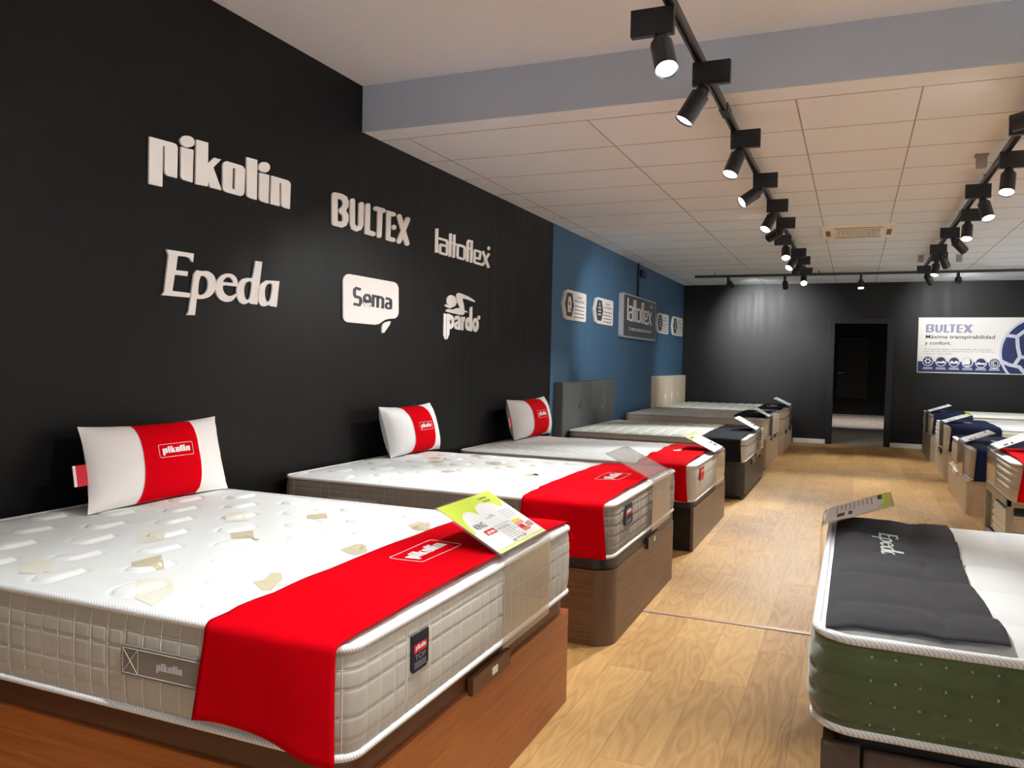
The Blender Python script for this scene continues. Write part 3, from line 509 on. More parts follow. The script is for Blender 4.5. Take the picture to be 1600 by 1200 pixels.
wallsign('pardo', (.002, 5.76, 1.455), 'white logo of a lying figure above letters, lower right on the black wall',
         th=.006, names=['figure_head', 'figure_arm', 'figure_body']+['letter']*6+['dot'])
t = wallsign('sema_panel', (.002, 4.45, 1.47), 'white speech bubble panel with dark letters, lower middle on the black wall', names=['panel', 'bubble_tail'])
for l in LOGOS['sema_text']:
    v, f = extrude2d([(q[0], q[1:]) for q in l], wallplace(.0117), .003); mk('letter', v, f, DARK, t)

def infosign(y0, y1, z0, z1, label, l1, l2, lines, icon):
    t = thing('info_sign', (.004, (y0+y1)/2, z0), label, 'sign', 'small white signs on the blue wall')
    ys = y0+.16*(y1-y0); P = lambda a, b, n=0: (.006+n, a, b)
    v, f = extrude2d([(rrect(ys, y1, z0, z1, .03), ())], P, .022); mk('panel', v, f, WHITE, t)
    cz = (z0+z1)/2; yc = y0+.22*(y1-y0); h = (z1-z0)*.41; wd = .2*(y1-y0)
    hexa = lambda k: [(yc-wd*.55*k, cz+h*k), (yc+wd*.55*k, cz+h*k), (yc+wd*1.0*k, cz), (yc+wd*.55*k, cz-h*k), (yc-wd*.55*k, cz-h*k), (yc-wd*1.0*k, cz)]
    v, f = extrude2d([(hexa(1.12), ())], P, .034); bd = mk('badge', v, f, WHITE, t)
    Q = lambda a, b, n=0: (.0406+n, a, b)
    v, f = extrude2d([(hexa(.95), ())], Q, 0); mk('badge_face', v, f, DARK, bd)
    R_ = lambda a, b, n=0: (.0412+n, a, b)
    g = []
    if icon == 0: g.append(extrude2d([([(yc-.05, cz-.08), (yc+.06, cz-.08), (yc+.075, cz+.02), (yc+.03, cz+.085), (yc-.03, cz+.085), (yc-.055, cz+.0)], [circ(yc, cz+.01, .022), circ(yc+.03, cz-.05, .016)])], R_, 0))
    else:
        for k in range(3): g.append(rectg(yc-.06, yc+.06, cz-.055+.04*k, cz-.04+.04*k, R_))
        g.append(extrude2d([(circ(yc, cz+.075, .02), ())], R_, 0))
    v, f = join(*g); mk('badge_icon', v, f, WHITE, bd)
    T = lambda a, b, n=0: (.0286+n, a, b); c = y0+.70*(y1-y0); W = (y1-y0)
    g = [textg(l1, c-.12*W, c+.12*W, z1-.075, z1-.047, T, .01), textg(l2, c-.22*W, c+.22*W, z1-.118, z1-.09, T, .01)]
    for k in range(lines): g.append(rectg(c-.235*W, c+(.2 if k % 2 else .235)*W, z1-.165-.04*k, z1-.156-.04*k, T))
    v, f = join(*g); mk('print', v, f, PDARK, t)
infosign(8.06, 8.86, 1.755, 2.075, 'first white sign with a dark hexagon badge, nearest on the blue wall', 'CONFORT', 'PERSONALIZABLE', 4, 0)
infosign(9.17, 9.98, 1.765, 2.08, 'second white sign with a dark hexagon badge, just left of the dark lightbox', 'CONFORT', 'SALUDABLE', 4, 1)
infosign(12.45, 13.3, 1.78, 2.095, 'third white sign with a hexagon badge, just right of the dark lightbox', 'CONFORT', 'NATURAL', 4, 1)
infosign(13.58, 14.48, 1.785, 2.105, 'last white sign with a hexagon badge, nearest the rear corner of the blue wall', 'CONFORT', 'DURADERO', 4, 1)
t = thing('lightbox_sign', (.004, 11.3, 1.64), 'dark grey square lightbox with white squared letters on the blue wall', 'sign')
P = lambda a, b, n=0: (.006+n, a, b)
v, f = extrude2d([(rrect(10.32, 12.2, 1.64, 2.225, .045), ())], P, .06); mk('case', v, f, mat('lightbox_case', S(176, 178, 184), .4, .4), t)
Q = lambda a, b, n=0: (.0668+n, a, b)
v, f = extrude2d([(rrect(10.36, 12.17, 1.66, 2.205, .035), ())], Q, 0); mk('face', v, f, mat('lightbox_face', S(66, 70, 76), .35, .4), t)
T = lambda a, b, n=0: (.0676+n, a, b)
v, f = logog('lattoflex', 10.52, 1.85, 1.42, T, 0, 1.15); mk('lettering', v, f, WHITE, t)
v, f = textg('TU MEJOR DESCANSO EN AÑOS', 10.62, 11.95, 1.73, 1.79, T, .02); mk('slogan', v, f, WHITE, t)
t = thing('cable', (.004, 11.29, 2.2), 'dark vertical cable from the ceiling down to the lightbox', 'cable')
mk('lead', *bxg(.004, .024, 11.26, 11.31, 2.227, HC-.002), CABLE, t); box('junction_box', .004, .06, 11.33, 11.6, 2.53, 2.63, CABLE, t, .006)

# ------------------------------------------------------------------ poster on the rear wall
px0, px1, pz0, pz1 = 3.805, 5.8, 1.24, 2.13
t = thing('poster', (4.8, D-.02, pz0), 'wide blue and white poster with a ball on the rear wall', 'poster')
box('board', px0, px1, D-.024, D-.002, pz0, pz1, WHITE, t)
def pp(k): return lambda a, b, n=0: (a, D-.024-.0006*k-n, b)
clipx = lambda p: (min(max(p[0], px0+.004), px1-.004), min(max(p[1], pz0+.012), pz1-.004))
v, f = rectg(px0+.008, px1-.008, pz0+.014, 1.425, pp(1)); mk('navy_band', v, f, NAVYP, t)
cx, cz, r = 5.516, 1.585, .566
v, f = extrude2d([([clipx(p) for p in circ(cx, cz, r, 96)], ())], pp(2), 0); mk('ball_outline', v, f, LAVL, t)
v, f = extrude2d([([clipx(p) for p in circ(cx, cz, r-.035, 96)], ())], pp(3), 0); mk('ball_panels', v, f, NAVYP, t)
def sline(pts, wd, place):
    g = []
    for (a, b) in zip(pts, pts[1:]):
        dx, dy = b[0]-a[0], b[1]-a[1]; l = math.hypot(dx, dy); nx, ny = -dy/l*wd/2, dx/l*wd/2
        q = [(a[0]+nx, a[1]+ny), (b[0]+nx, b[1]+ny), (b[0]-nx, b[1]-ny), (a[0]-nx, a[1]-ny)]
        k_ = len(g)*.0003
        g.append(([place(*clipx(p), k_) for p in q], [(0, 1, 2, 3)]))
        g.append(extrude2d([([clipx(p) for p in circ(b[0], b[1], wd/2, 12)], ())], lambda a_, b_, n=0, k_=k_: place(a_, b_, n+k_+.0003), 0))
    return join(*g)
v, f = join(*[sline([(p[0]/1000, p[1]/1000) for p in s], .052, pp(4+4*i)) for i, s in enumerate(LOGOS['struts'])]); mk('ball_seams', v, f, LAVL, t)
v, f = logog('bultex', 3.912, 1.885, .66, pp(1.5), 0, .93); mk('poster_lettering', v, f, LAV, t)
g = [textg('Máxima transpirabilidad', 3.915, 4.885, 1.775, 1.85, pp(1), .012), textg('y confort.', 3.905, 4.28, 1.675, 1.75, pp(1), .012)]
v, f = join(*g); mk('headline', v, f, PDARK, t)
g = [textg('El material celular más avanzado del mercado', 3.905, 4.84, 1.61, 1.638, pp(1)), textg('con las más altas prestaciones para un descanso', 3.9, 4.885, 1.572, 1.6, pp(1)), textg('superior cada noche.', 3.9, 4.31, 1.535, 1.563, pp(1))]
v, f = join(*g); mk('small_print', v, f, PGREY, t)
for k in range(6):
    c0, z0 = 3.958+.187*k, 1.43-.004*k
    ic = mk('icon', *extrude2d([(circ(c0, z0, .082), ())], pp(5), 0), LAVL, t)
    mk('icon_face', *extrude2d([(circ(c0, z0, .068), ())], pp(6), 0), WHITE if k == 3 else NAVYP, ic)
    if k == 0: g = [extrude2d([(circ(c0+.035*cos(a), z0+.035*sin(a), .016, 6), ())], pp(7), 0) for a in [i*pi/3 for i in range(6)]]
    elif k in (1, 2, 4): g = [extrude2d([([(c0-.06, z0-.028), (c0+.06, z0-.028), (c0+.062, z0-.004), (c0+.03, z0+(.012, .022, .0)[(1, 2, 4).index(k)]), (c0, z0-.004), (c0-.03, z0+(.0, .022, .012)[(1, 2, 4).index(k)]), (c0-.062, z0-.004)], ())], pp(7), 0)]
    elif k == 3: g = [extrude2d([([(c0+.02, z0-.06), (c0+.05, z0-.045), (c0+.066, z0), (c0+.045, z0+.05), (c0+.03, z0+.055), (c0+.04, z0)], ())], pp(7), 0), rectg(c0-.05, c0+.02, z0-.052, z0-.035, pp(7))]
    else: g = [extrude2d([(circ(c0, z0, .052), [circ(c0, z0, .042)])], pp(7), 0), extrude2d([([(c0+.03*cos(a), z0+.03*sin(a)) for a in [radians(60+20*i) for i in range(13)]]+[(c0+.004+.02*cos(a), z0+.02*sin(a)) for a in [radians(300-20*i) for i in range(13)]], ())], pp(7), 0)]
    mk('icon_symbol', *join(*g), NAVYP if k == 3 else WHITE, ic)
    mk('icon_caption', *join(rectg(c0-.065, c0+.065, 1.318, 1.33, pp(5)), rectg(c0-.075, c0+.075, 1.298, 1.309, pp(5))), LAVL, t)

# ================================================================== beds
def perim(u0, u1, y0, y1, r, res):
    """points, outward normals and arc length round a rounded rectangle"""
    o = []; s = 0
    def line(a, b, n):
        nonlocal s
        L = math.dist(a, b); k = max(1, int(L/res))
        for i in range(k): t = i/k; o.append((a[0]+(b[0]-a[0])*t, a[1]+(b[1]-a[1])*t, n[0], n[1], s+L*t))
        s += L
    def arc(cx, cy, t0):
        nonlocal s
        L = r*pi/2; k = max(5, int(L/res))
        for i in range(k): t = radians(t0)+pi/2*i/k; o.append((cx+r*cos(t), cy+r*sin(t), cos(t), sin(t), s+L*i/k))
        s += L
    line((u0+r, y0), (u1-r, y0), (0, -1)); arc(u1-r, y0+r, 270)
    line((u1, y0+r), (u1, y1-r), (1, 0)); arc(u1-r, y1-r, 0)
    line((u1-r, y1), (u0+r, y1), (0, 1)); arc(u0+r, y1-r, 90)
    line((u0, y1-r), (u0, y0+r), (-1, 0)); arc(u0+r, y0+r, 180)
    return o
def sstep(a, b, x): t = min(1, max(0, (x-a)/(b-a))); return t*t*(3-2*t)
def pill(du, dy, hu, hy, r):
    """signed distance to a rounded box"""
    qx = abs(du)-hu+r; qy = abs(dy)-hy+r
    return math.hypot(max(qx, 0), max(qy, 0))+min(max(qx, qy), 0)-r
def top_pills(u, y):       # raised lozenges in a staggered grid, sunken outline
    x = u; best = 1
    c = math.floor(y/.172+.5)
    for cc in (c-1, c, c+1):
        off = .145*(cc % 2); k = math.floor((x-off)/.29+.5)
        for kk in (k-1, k, k+1): best = min(best, pill(x-off-kk*.29, y-cc*.172, .042, .068, .034))
    return .007*sstep(.006, -.012, best)-.006*math.exp(-(best/.008)**2)+.004*sin(x*31)*sin(y*23)*.4
def top_ovals(u, y):
    best = 1; c = math.floor(y/.2+.5)
    for cc in (c-1, c, c+1):
        off = .15*(cc % 2); k = math.floor((u-off)/.3+.5)
        for kk in (k-1, k, k+1):
            best = min(best, (math.hypot((u-off-kk*.3)/.062, (y-cc*.2)/.085)-1)*.07)
    return .006*sstep(.012, -.02, best)-.005*math.exp(-(best/.009)**2)
def top_waves(u, y): return .003*sin((u*1.0+.12*sin(y*9))*60)*(.5+.5*sin(y*5.5))+.004*sin(u*17+y*8)*.5
def rib(u, y): return (u+.02*sin(y*5.5)) % .15/.15
def top_ribs(u, y):
    k = rib(u, y)
    return .011*(1-(2*k-1)**4)-.003
def rib_seam(u, y): k = rib(u, y); return min(k, 1-k) < .05
def top_squares(u, y):
    a = (u+.012*sin(y*11)) % .26/.26; b = (y-.05) % .3/.3
    return .014*(1-(2*a-1)**4)*(1-(2*b-1)**4)-.003
def top_plain(u, y): return .003*sin(u*26)*sin(y*19)
def side_grid(cell, rows, amp):
    def f(s, v):
        a = s % cell/cell
        for lo, hi in zip(rows, rows[1:]):
            if lo <= v <= hi: b = (v-lo)/(hi-lo); break
        else: b = 0
        return amp*(1-(2*a-1)**12)*(1-(2*b-1)**14)
    return f
def side_plain(s, v): return 0
def side_bands(rows, amp):
    def f(s, v):
        for lo, hi in zip(rows, rows[1:]):
            if lo <= v <= hi: b = (v-lo)/(hi-lo); return amp*(1-(2*b-1)**4)
        return 0
    return f
def side_buttons(pu, pv, amp):
    def f(s, v):
        a = (s % pu)/pu-.5; k = v*pv; b = (k % 1)-.5
        d = math.hypot(a*pu, b*.055*1.1)
        return amp*(1-math.exp(-(d/.011)**2))-.0025*math.exp(-(b*.055/.005)**2)*(.6+.4*sin(s*40))
    return f

def mattress(loc_label, cat, group, xf, s, length, y0, y1, z0, z1, r, topf, sidef, mtop, mside, mtape, res, tape=.009, crown=.012, bulge=.008, patches=(), piping_rows=(0, 1), side_pts=24, seams=None):
    X = lambda u: xf-s*u
    t = thing('mattress', (X(length/2), (y0+y1)/2, z0), loc_label, cat, group)
    # border
    P = perim(0, length, y0, y1, r, res); nz = side_pts; V = []; F = []; n = len(P)
    zl, zh = z0+tape*.9, z1-tape*.9
    for k in range(nz+1):
        vv = k/nz; z = zl+(zh-zl)*vv; bl = bulge*(1-(2*vv-1)**4)-.004
        for (u, y, nu, ny, sl) in P:
            d = bl+sidef(sl, vv); V.append((X(u+nu*d), y+ny*d, z))
    for k in range(nz):
        for i in range(n):
            j = (i+1) % n; q = (k*n+i, k*n+j, (k+1)*n+j, (k+1)*n+i); F.append(q if s < 0 else q[::-1])
    fmi = [0]*len(F)
    if seams:
        cell, rows, ms = seams
        def sp(sl, vv, d=.0022):
            i = min(range(n), key=lambda q: abs(P[q][4]-sl)); u, y, nu_, ny2, s_ = P[i]; d += bulge*(1-(2*vv-1)**4)-.004
            return Vector((X(u+nu_*d), y+ny2*d, zl+(zh-zl)*vv))
        k = 0
        while k*cell < P[-1][4]:
            v_, f_ = tube([sp(k*cell, q/12) for q in range(13)], .0017, False, 4); b_ = len(V); V += v_; F += [tuple(i+b_ for i in q) for q in f_]; k += 1
        for r_ in rows[1:-1]:
            v_, f_ = tube([(X(u+a*(bulge*(1-(2*r_-1)**4)-.0034)), y+b*(bulge*(1-(2*r_-1)**4)-.0034), zl+(zh-zl)*r_) for (u, y, a, b, s_) in P], .0017, True, 4); b_ = len(V); V += v_; F += [tuple(i+b_ for i in q) for q in f_]
        fmi += [1]*(len(F)-len(fmi))
    mk('border', V, F, [mside, seams[2]] if seams else mside, t, True, fmi if seams else None)
    # top panel, a grid pressed into the rounded outline
    nu = int(length/res); ny_ = int((y1-y0)/res); V = []; F = []; fm = []
    hf = {}
    def height(u, y):
        d = min(u, length-u, y-y0, y1-y)
        for cu, cy in ((r, y0+r), (r, y1-r), (length-r, y0+r), (length-r, y1-r)):
            if abs(u-cu) <= r and abs(y-cy) <= r and (u < r or u > length-r) and (y < y0+r or y > y1-r): d = r-math.hypot(u-cu, y-cy)
        e = sstep(0, .07, d)
        return z1-.002+crown*sstep(-.01, .09, d)+topf(u, y)*e
    for i in range(nu+1):
        for j in range(ny_+1):
            u = length*i/nu; y = y0+(y1-y0)*j/ny_
            cu = r if u < r else (length-r if u > length-r else u); cy = y0+r if y < y0+r else (y1-r if y > y1-r else y)
            d = math.hypot(u-cu, y-cy)
            if u != cu and y != cy and d > 0:
                m = max(abs(u-cu), abs(y-cy)); u = cu+(u-cu)*m/d; y = cy+(y-cy)*m/d
            V.append((X(u), y, height(u, y)))
    for i in range(nu):
        for j in range(ny_):
            a = i*(ny_+1)+j; q = (a, a+1, a+ny_+2, a+ny_+1); F.append(q if s > 0 else q[::-1])
            if topf is top_ribs: fm.append(1 if rib_seam(length*(i+.5)/nu, y0+(y1-y0)*(j+.5)/ny_) else 0)
    mk('top_panel', V, F, [mtop, MWHITE] if fm else mtop, t, True, fm or None)
    # underside
    pts = [(X(p[0]), p[1], z0+.002) for p in P]; mk('underside', pts, [tuple(range(n))], mtape, t)
    for zz in piping_rows:
        z = (z0+tape, z1-tape*.55)[zz]
        v, f = tube([(X(p[0]+p[2]*.002), p[1]+p[3]*.002, z) for p in P], tape, True, 10); mk('piping', v, f, mtape, t, True)
    t['height'] = 0; del t['height']
    # woven patches in the quilting
    for pts, m in patches:
        us = [xf-p[0] for p in pts] if s > 0 else [p[0]-xf for p in pts]; vs = [p[1] for p in pts]
        rs = .012; V = []; F = []; idx = {}
        def inside(u, y):
            c = False; k = len(us)
            for i in range(k):
                j = i-1
                if (vs[i] > y) != (vs[j] > y) and u < (us[j]-us[i])*(y-vs[i])/(vs[j]-vs[i])+us[i]: c = not c
            return c
        u = min(us)
        # clip the outline itself: fan of small quads from a bilinear net of the outline
        cu = sum(us)/len(us); cv = sum(vs)/len(vs); K = 7
        ring = []
        for i in range(len(us)):
            j = (i+1) % len(us)
            for k in range(5): ring.append((us[i]+(us[j]-us[i])*k/5, vs[i]+(vs[j]-vs[i])*k/5))
        for q in range(1, K+1):
            for (a, b) in ring: uu = cu+(a-cu)*q/K; yy = cv+(b-cv)*q/K; V.append((X(uu), yy, height(uu, yy)+.0012))
        V.append((X(cu), cv, height(cu, cv)+.0012)); R_ = len(ring); c = len(V)-1
        for i in range(R_): F.append((c, i, (i+1) % R_))
        for q in range(K-1):
            for i in range(R_): j = (i+1) % R_; F.append((q*R_+i, (q+1)*R_+i, (q+1)*R_+j, q*R_+j))
        mk('woven_patch', V, F, m, t, True)
    return t, height, X

def runner(label, cat, group, xf, s, u0, u1, y0, y1, zt, drop_near, drop_far, m, logo=None, flare=(.03, .02), wav=.004, seed=0, rounding=.03, off=.021, zoff=.008, hump=.0135, hem=.012, name='bed_runner', hf=None):
    """cloth laid across the foot of a bed and hanging over the near and far sides; u0 < u1 measured from the foot"""
    X = lambda u: xf-s*u
    path = []
    nd = 14
    for i in range(nd if drop_near > rounding else 0): z = -drop_near+(drop_near-rounding)*i/nd; path.append((y0-off-.006*(1-i/nd), z, 'n', 1-i/nd))
    for i in range(7): a = pi-pi/2*i/6; path.append((y0-off+rounding+rounding*cos(a), -rounding+rounding*sin(a)+zoff, 'r', 0))
    k = 44
    for i in range(1, k): y = y0+rounding+(y1-y0-2*rounding)*i/k; path.append((y, zoff+hump*min(1, 4*min(i, k-i)/k), 't', 0))
    for i in range(7): a = pi/2-pi/2*i/6; path.append((y1+off-rounding+rounding*cos(a), -rounding+rounding*sin(a)+zoff, 'r', 0))
    if drop_far > rounding:
        for i in range(1, nd+1): path.append((y1+off, -rounding-(drop_far-rounding)*i/nd, 'f', i/nd))
    nu = 26; V = []; F = []
    for (y, z, kind, t) in path:
        for i in range(nu+1):
            q = i/nu; a = u0-flare[1]*t*1.0; b = u1+flare[0]*t
            u = a+(b-a)*q
            w = wav*noise.noise(Vector((u*7+seed, y*5, z*4)))
            dz = w*(1 if kind == 't' else 0); dy = 0
            if kind == 't' and hf: dz = max(dz, hf(u, y)+(.004 if drop_near > .01 else .009)-zt-z)
            if kind in 'nf': dy = (-1 if kind == 'n' else 1)*(abs(w)*1.2+t*.012*(.6+sin(q*5+seed)+.5*sin(q*11)*.6))
            if kind == 'n': dz += -hem*t*sin(q*4.2+.6+seed)
            V.append((X(u), y+dy, zt+z+dz+.0015))
    for i in range(len(path)-1):
        for j in range(nu): a = i*(nu+1)+j; F.append((a, a+1, a+nu+2, a+nu+1))
    if s > 0: F = [f[::-1] for f in F]
    o = mk(name, V, F, m, None, True); so = o.modifiers.new('thickness', 'SOLIDIFY'); so.thickness = .003; so.offset = 1
    tag(o, label, cat, group)
    return o

def holder(label, group, x, s, ya, yb, zb, zt, L, ang, m, card=None, clabel='', cgroup=None, lip=True):
    """bent acrylic sheet hooked on the foot of the bed: upright plate, then a slope over the mattress"""
    a = radians(ang); th = .004
    V = []; F = []
    prof = [(0, zb), (0, zt-.02)]+[(-(1-cos(t))*.02, zt-.02+.02*sin(t)) for t in [a_*(pi/2-a)/5 for a_ in range(1, 6)]]
    e = prof[-1]; prof += [(e[0]-cos(a)*L, e[1]+sin(a)*L)]
    if False: prof = [(-.055, zb), ]+prof
    def nrm(i):
        p = prof[max(0, i-1)]; q = prof[min(len(prof)-1, i+1)]; dx, dz = q[0]-p[0], q[1]-p[1]; l = math.hypot(dx, dz); return (-dz/l, dx/l)
    for i, (px, pz) in enumerate(prof):
        n_ = nrm(i)
        for y in (ya, yb):
            for k in (0, -1): V.append((x+s*(px-n_[0]*k*th*-1), y, pz-n_[1]*k*th*-1))
    for i in range(len(prof)-1):
        b = i*4; c = b+4
        F += [(b, b+2, c+2, c), (b+1, c+1, c+3, b+3), (b, c, c+1, b+1), (b+2, b+3, c+3, c+2)]
    F += [(0, 1, 3, 2), (len(V)-4, len(V)-2, len(V)-1, len(V)-3)]
    o = mk('acrylic_stand', V, F, m); tag(o, label, 'sign holder', group)
    if not card: return o
    # the printed card lying on the slope; right = the way its text runs
    e = prof[-1]; rt = Vector((0, 1, 0)) if s > 0 else Vector((0, -1, 0)); up = Vector((-s*cos(a), 0, sin(a)))
    nn = rt.cross(up); W = yb-ya-.012; H = L-.014
    o0 = Vector((x+s*prof[-2][0], (ya+.006) if s > 0 else (yb-.006), prof[-2][1]))+up*.006+nn*.0045
    t = thing('info_card', tuple(o0), clabel, 'card', cgroup)
    P = lambda a_, b_, n=0: tuple(o0+rt*(a_*W)+up*((1-b_)*H)+nn*(.002+n))
    B = [P(0, 0), P(1, 0), P(1, 1), P(0, 1)]; B0 = [tuple(Vector(p)-nn*.002) for p in B]
    mk('sheet', B+B0, [(3, 2, 1, 0), (4, 5, 6, 7), (0, 1, 5, 4), (1, 2, 6, 5), (2, 3, 7, 6), (3, 0, 4, 7)], PAPER, t)
    pl = lambda a_, b_, n=0: P(a_, b_, .0005+n)
    pl2 = lambda a_, b_, n=0: P(a_, b_, .0010+n)
    tx = lambda s_, a0, a1, b0, b1, bold=0: textg(s_, a0, a1, 0, 1, lambda a_, b_, n=0: pl2(a_, b1+(b0-b1)*b_), bold)
    green = [(0, 0), (1, 0), (1, .24), (.95, .25), (.9, .33), (.86, .34), (.82, .26), (.74, .19), (.62, .16), (.5, .18), (.43, .26), (.41, .34), (.38, .28), (.31, .22), (.22, .22), (.13, .29), (.07, .42), (.045, .58), (0, .60)]
    if card == 'green':
        v, f = join(extrude2d([(green, ())], pl, 0), rectg(0, 1, .945, .965, pl), rectg(0, 1, .985, 1, pl)); mk('header_print', v, f, PLIME, t)
        v, f = join(tx('Colchón', .66, .83, .06, .105, .02), tx('Dorelan', .7, .84, .13, .175, .02), tx('KING', .12, .30, .455, .555, .0)); mk('title_print', v, f, PDARK, t)
        mk('logo_block', *rectg(.15, .34, .60, .69, pl), PRED, t)
        v, f = logog('pikolin', .175, -.0, .14, lambda a_, b_, n=0: pl2(a_, .685-b_*1.6), 0); mk('logo_print', v, f, PAPER, t)
        g = [rectg(.36, .62, .655-.0, .663, pl)]
        for i in range(9): g.append(rectg(.37+.004*(i % 2), .69-.03*((i*7) % 4), .60+.036*i, .607+.036*i, pl))
        for i in range(5): g.append(rectg(.7, .93-.05*((i*3) % 3), .40+.035*i, .406+.035*i, pl))
        g += [rectg(.42, .6, .43, .44, pl), rectg(.5, .58, .40, .412, pl)]
        v, f = join(*g); mk('text_lines', v, f, PGREY, t)
        for (q, mm) in (([(.70, .62), (.86, .62), (.87, .67), (.70, .68)], PYEL), ([(.70, .68), (.87, .67), (.875, .72), (.70, .73)], PPINK), ([(.70, .73), (.80, .73), (.81, .80), (.70, .80)], PRED), ([(.70, .80), (.84, .80), (.845, .86), (.70, .86)], PSALM), ([(.84, .74), (.97, .72), (.97, .82), (.85, .83)], PMAUVE)):
            mk('diagram_layer', *extrude2d([(q, ())], pl, 0), mm, t)
        mk('icon_row', *join(rectg(.37, .44, .9, .93, pl), rectg(.48, .51, .885, .92, pl), rectg(.54, .57, .885, .92, pl), rectg(.6, .65, .88, .925, pl)), PMAUVE, t)
    else:
        if card == 'small_green':
            mk('header_print', *extrude2d([([(p[0], p[1]*.62) for p in green], ())], pl, 0), PLIME, t)
        g = []
        for i in range(9): g.append(rectg(.08, .62-.06*((i*5) % 4), .28+.07*i, .295+.07*i, pl))
        v, f = join(*g); mk('text_lines', v, f, PGREY, t)
        mk('title_print', *join(rectg(.08, .4, .12, .19, pl2), rectg(.68, .92, .6, .66, pl2), rectg(.68, .9, .72, .84, pl2)), PDARK, t)
    return o

def base_box(label, group, xf, s, length, y0, y1, h, mfront, mside, mlid=None, lid=(.0, .05), handle=None, hm=None, r=.0, mcorner=None, skirt=None, lidm_inset=.012, lid_r=.05):
    """storage divan: front panel at the foot, side panels, padded lid"""
    X = lambda u: xf-s*u; xs = lambda a, b: tuple(sorted((X(a), X(b))))
    t = thing('divan', (X(length/2), (y0+y1)/2, 0), label, 'bed base', group)
    T = .022
    z0 = .0 if not skirt else .035
    if r <= 0:
        a, b = xs(0, T); box('front_panel', a, b, y0, y1, z0, h, mfront, t, .0015, 1)
        a, b = xs(T, length); box('side_panel', a, b, y0, y0+T, z0, h, mside, t, .0015, 1); box('side_panel', a, b, y1-T, y1, z0, h, mside, t, .0015, 1)
        a, b = xs(length-T, length); box('head_panel', a, b, y0+T, y1-T, z0, h, mside, t)
    else:
        a, b = xs(0, T); box('front_panel', a, b, y0+r, y1-r, z0, h, mfront, t)
        a, b = xs(r, length); box('side_panel', a, b, y0, y0+T, z0, h, mside, t); box('side_panel', a, b, y1-T, y1, z0, h, mside, t)
        a, b = xs(length-T, length); box('head_panel', a, b, y0+T, y1-T, z0, h, mside, t)
        for cy, sg in ((y0+r, -1), (y1-r, 1)):
            V = []; F = []; K = 14
            for i in range(K+1):
                q = pi/2*i/K
                for rr in (r, r-T):
                    for z in (z0, h): V.append((X(r-rr*cos(q)), cy+sg*rr*sin(q), z))
            for i in range(K):
                b_ = 4*i; c = b_+4
                for p in ((0, 1), (3, 2), (1, 3), (2, 0)): F.append((b_+p[0], c+p[0], c+p[1], b_+p[1]))
            F += [(0, 2, 3, 1), (4*K, 4*K+1, 4*K+3, 4*K+2)]
            o = mk('corner_post', V, F, mcorner or mfront, t)
            for p in o.data.polygons: p.use_smooth = True
            o.modifiers.new('edges', 'EDGE_SPLIT')
    if skirt: 
        a, b = xs(.03, length-.02); box('plinth', a, b, y0+.03, y1-.03, 0, .036, skirt, t)
    if mlid:
        la, lb = lid; ins = lidm_inset
        P = perim(ins, length-.002, y0+ins, y1-ins, lid_r, .03); n = len(P); V = []; F = []
        e = min(.014, (lb-la)/3)
        for (dz, k) in ((la, .004), (la+e*.3, 0), (lb-e, 0), (lb-e*.35, .004), (lb, .012)):
            for p in P: V.append((X(p[0]-p[2]*k), p[1]-p[3]*k, dz))
        for i in range(4):
            for j in range(n): q = (j+1) % n; F.append((i*n+j, i*n+q, (i+1)*n+q, (i+1)*n+j))
        F += [tuple(range(4*n, 5*n)), tuple(range(n))]
        o = mk('lid', V, F, mlid, t, True); o.modifiers.new('edges', 'EDGE_SPLIT')
    for hd in (handle or []):
        ya, yb, za, zb = hd; a, b = xs(-.016, .004)
        o = box('handle', a, b, ya, yb, za, zb, hm, t, .003)
        a, b = xs(-.0168, -.0158); yc = ya+.55*(yb-ya); box('handle_label', a, b, yc-.02, yc+.02, za+.3*(zb-za), za+.72*(zb-za), LABW if hm is not VINYL or True else hm, o)
    return t

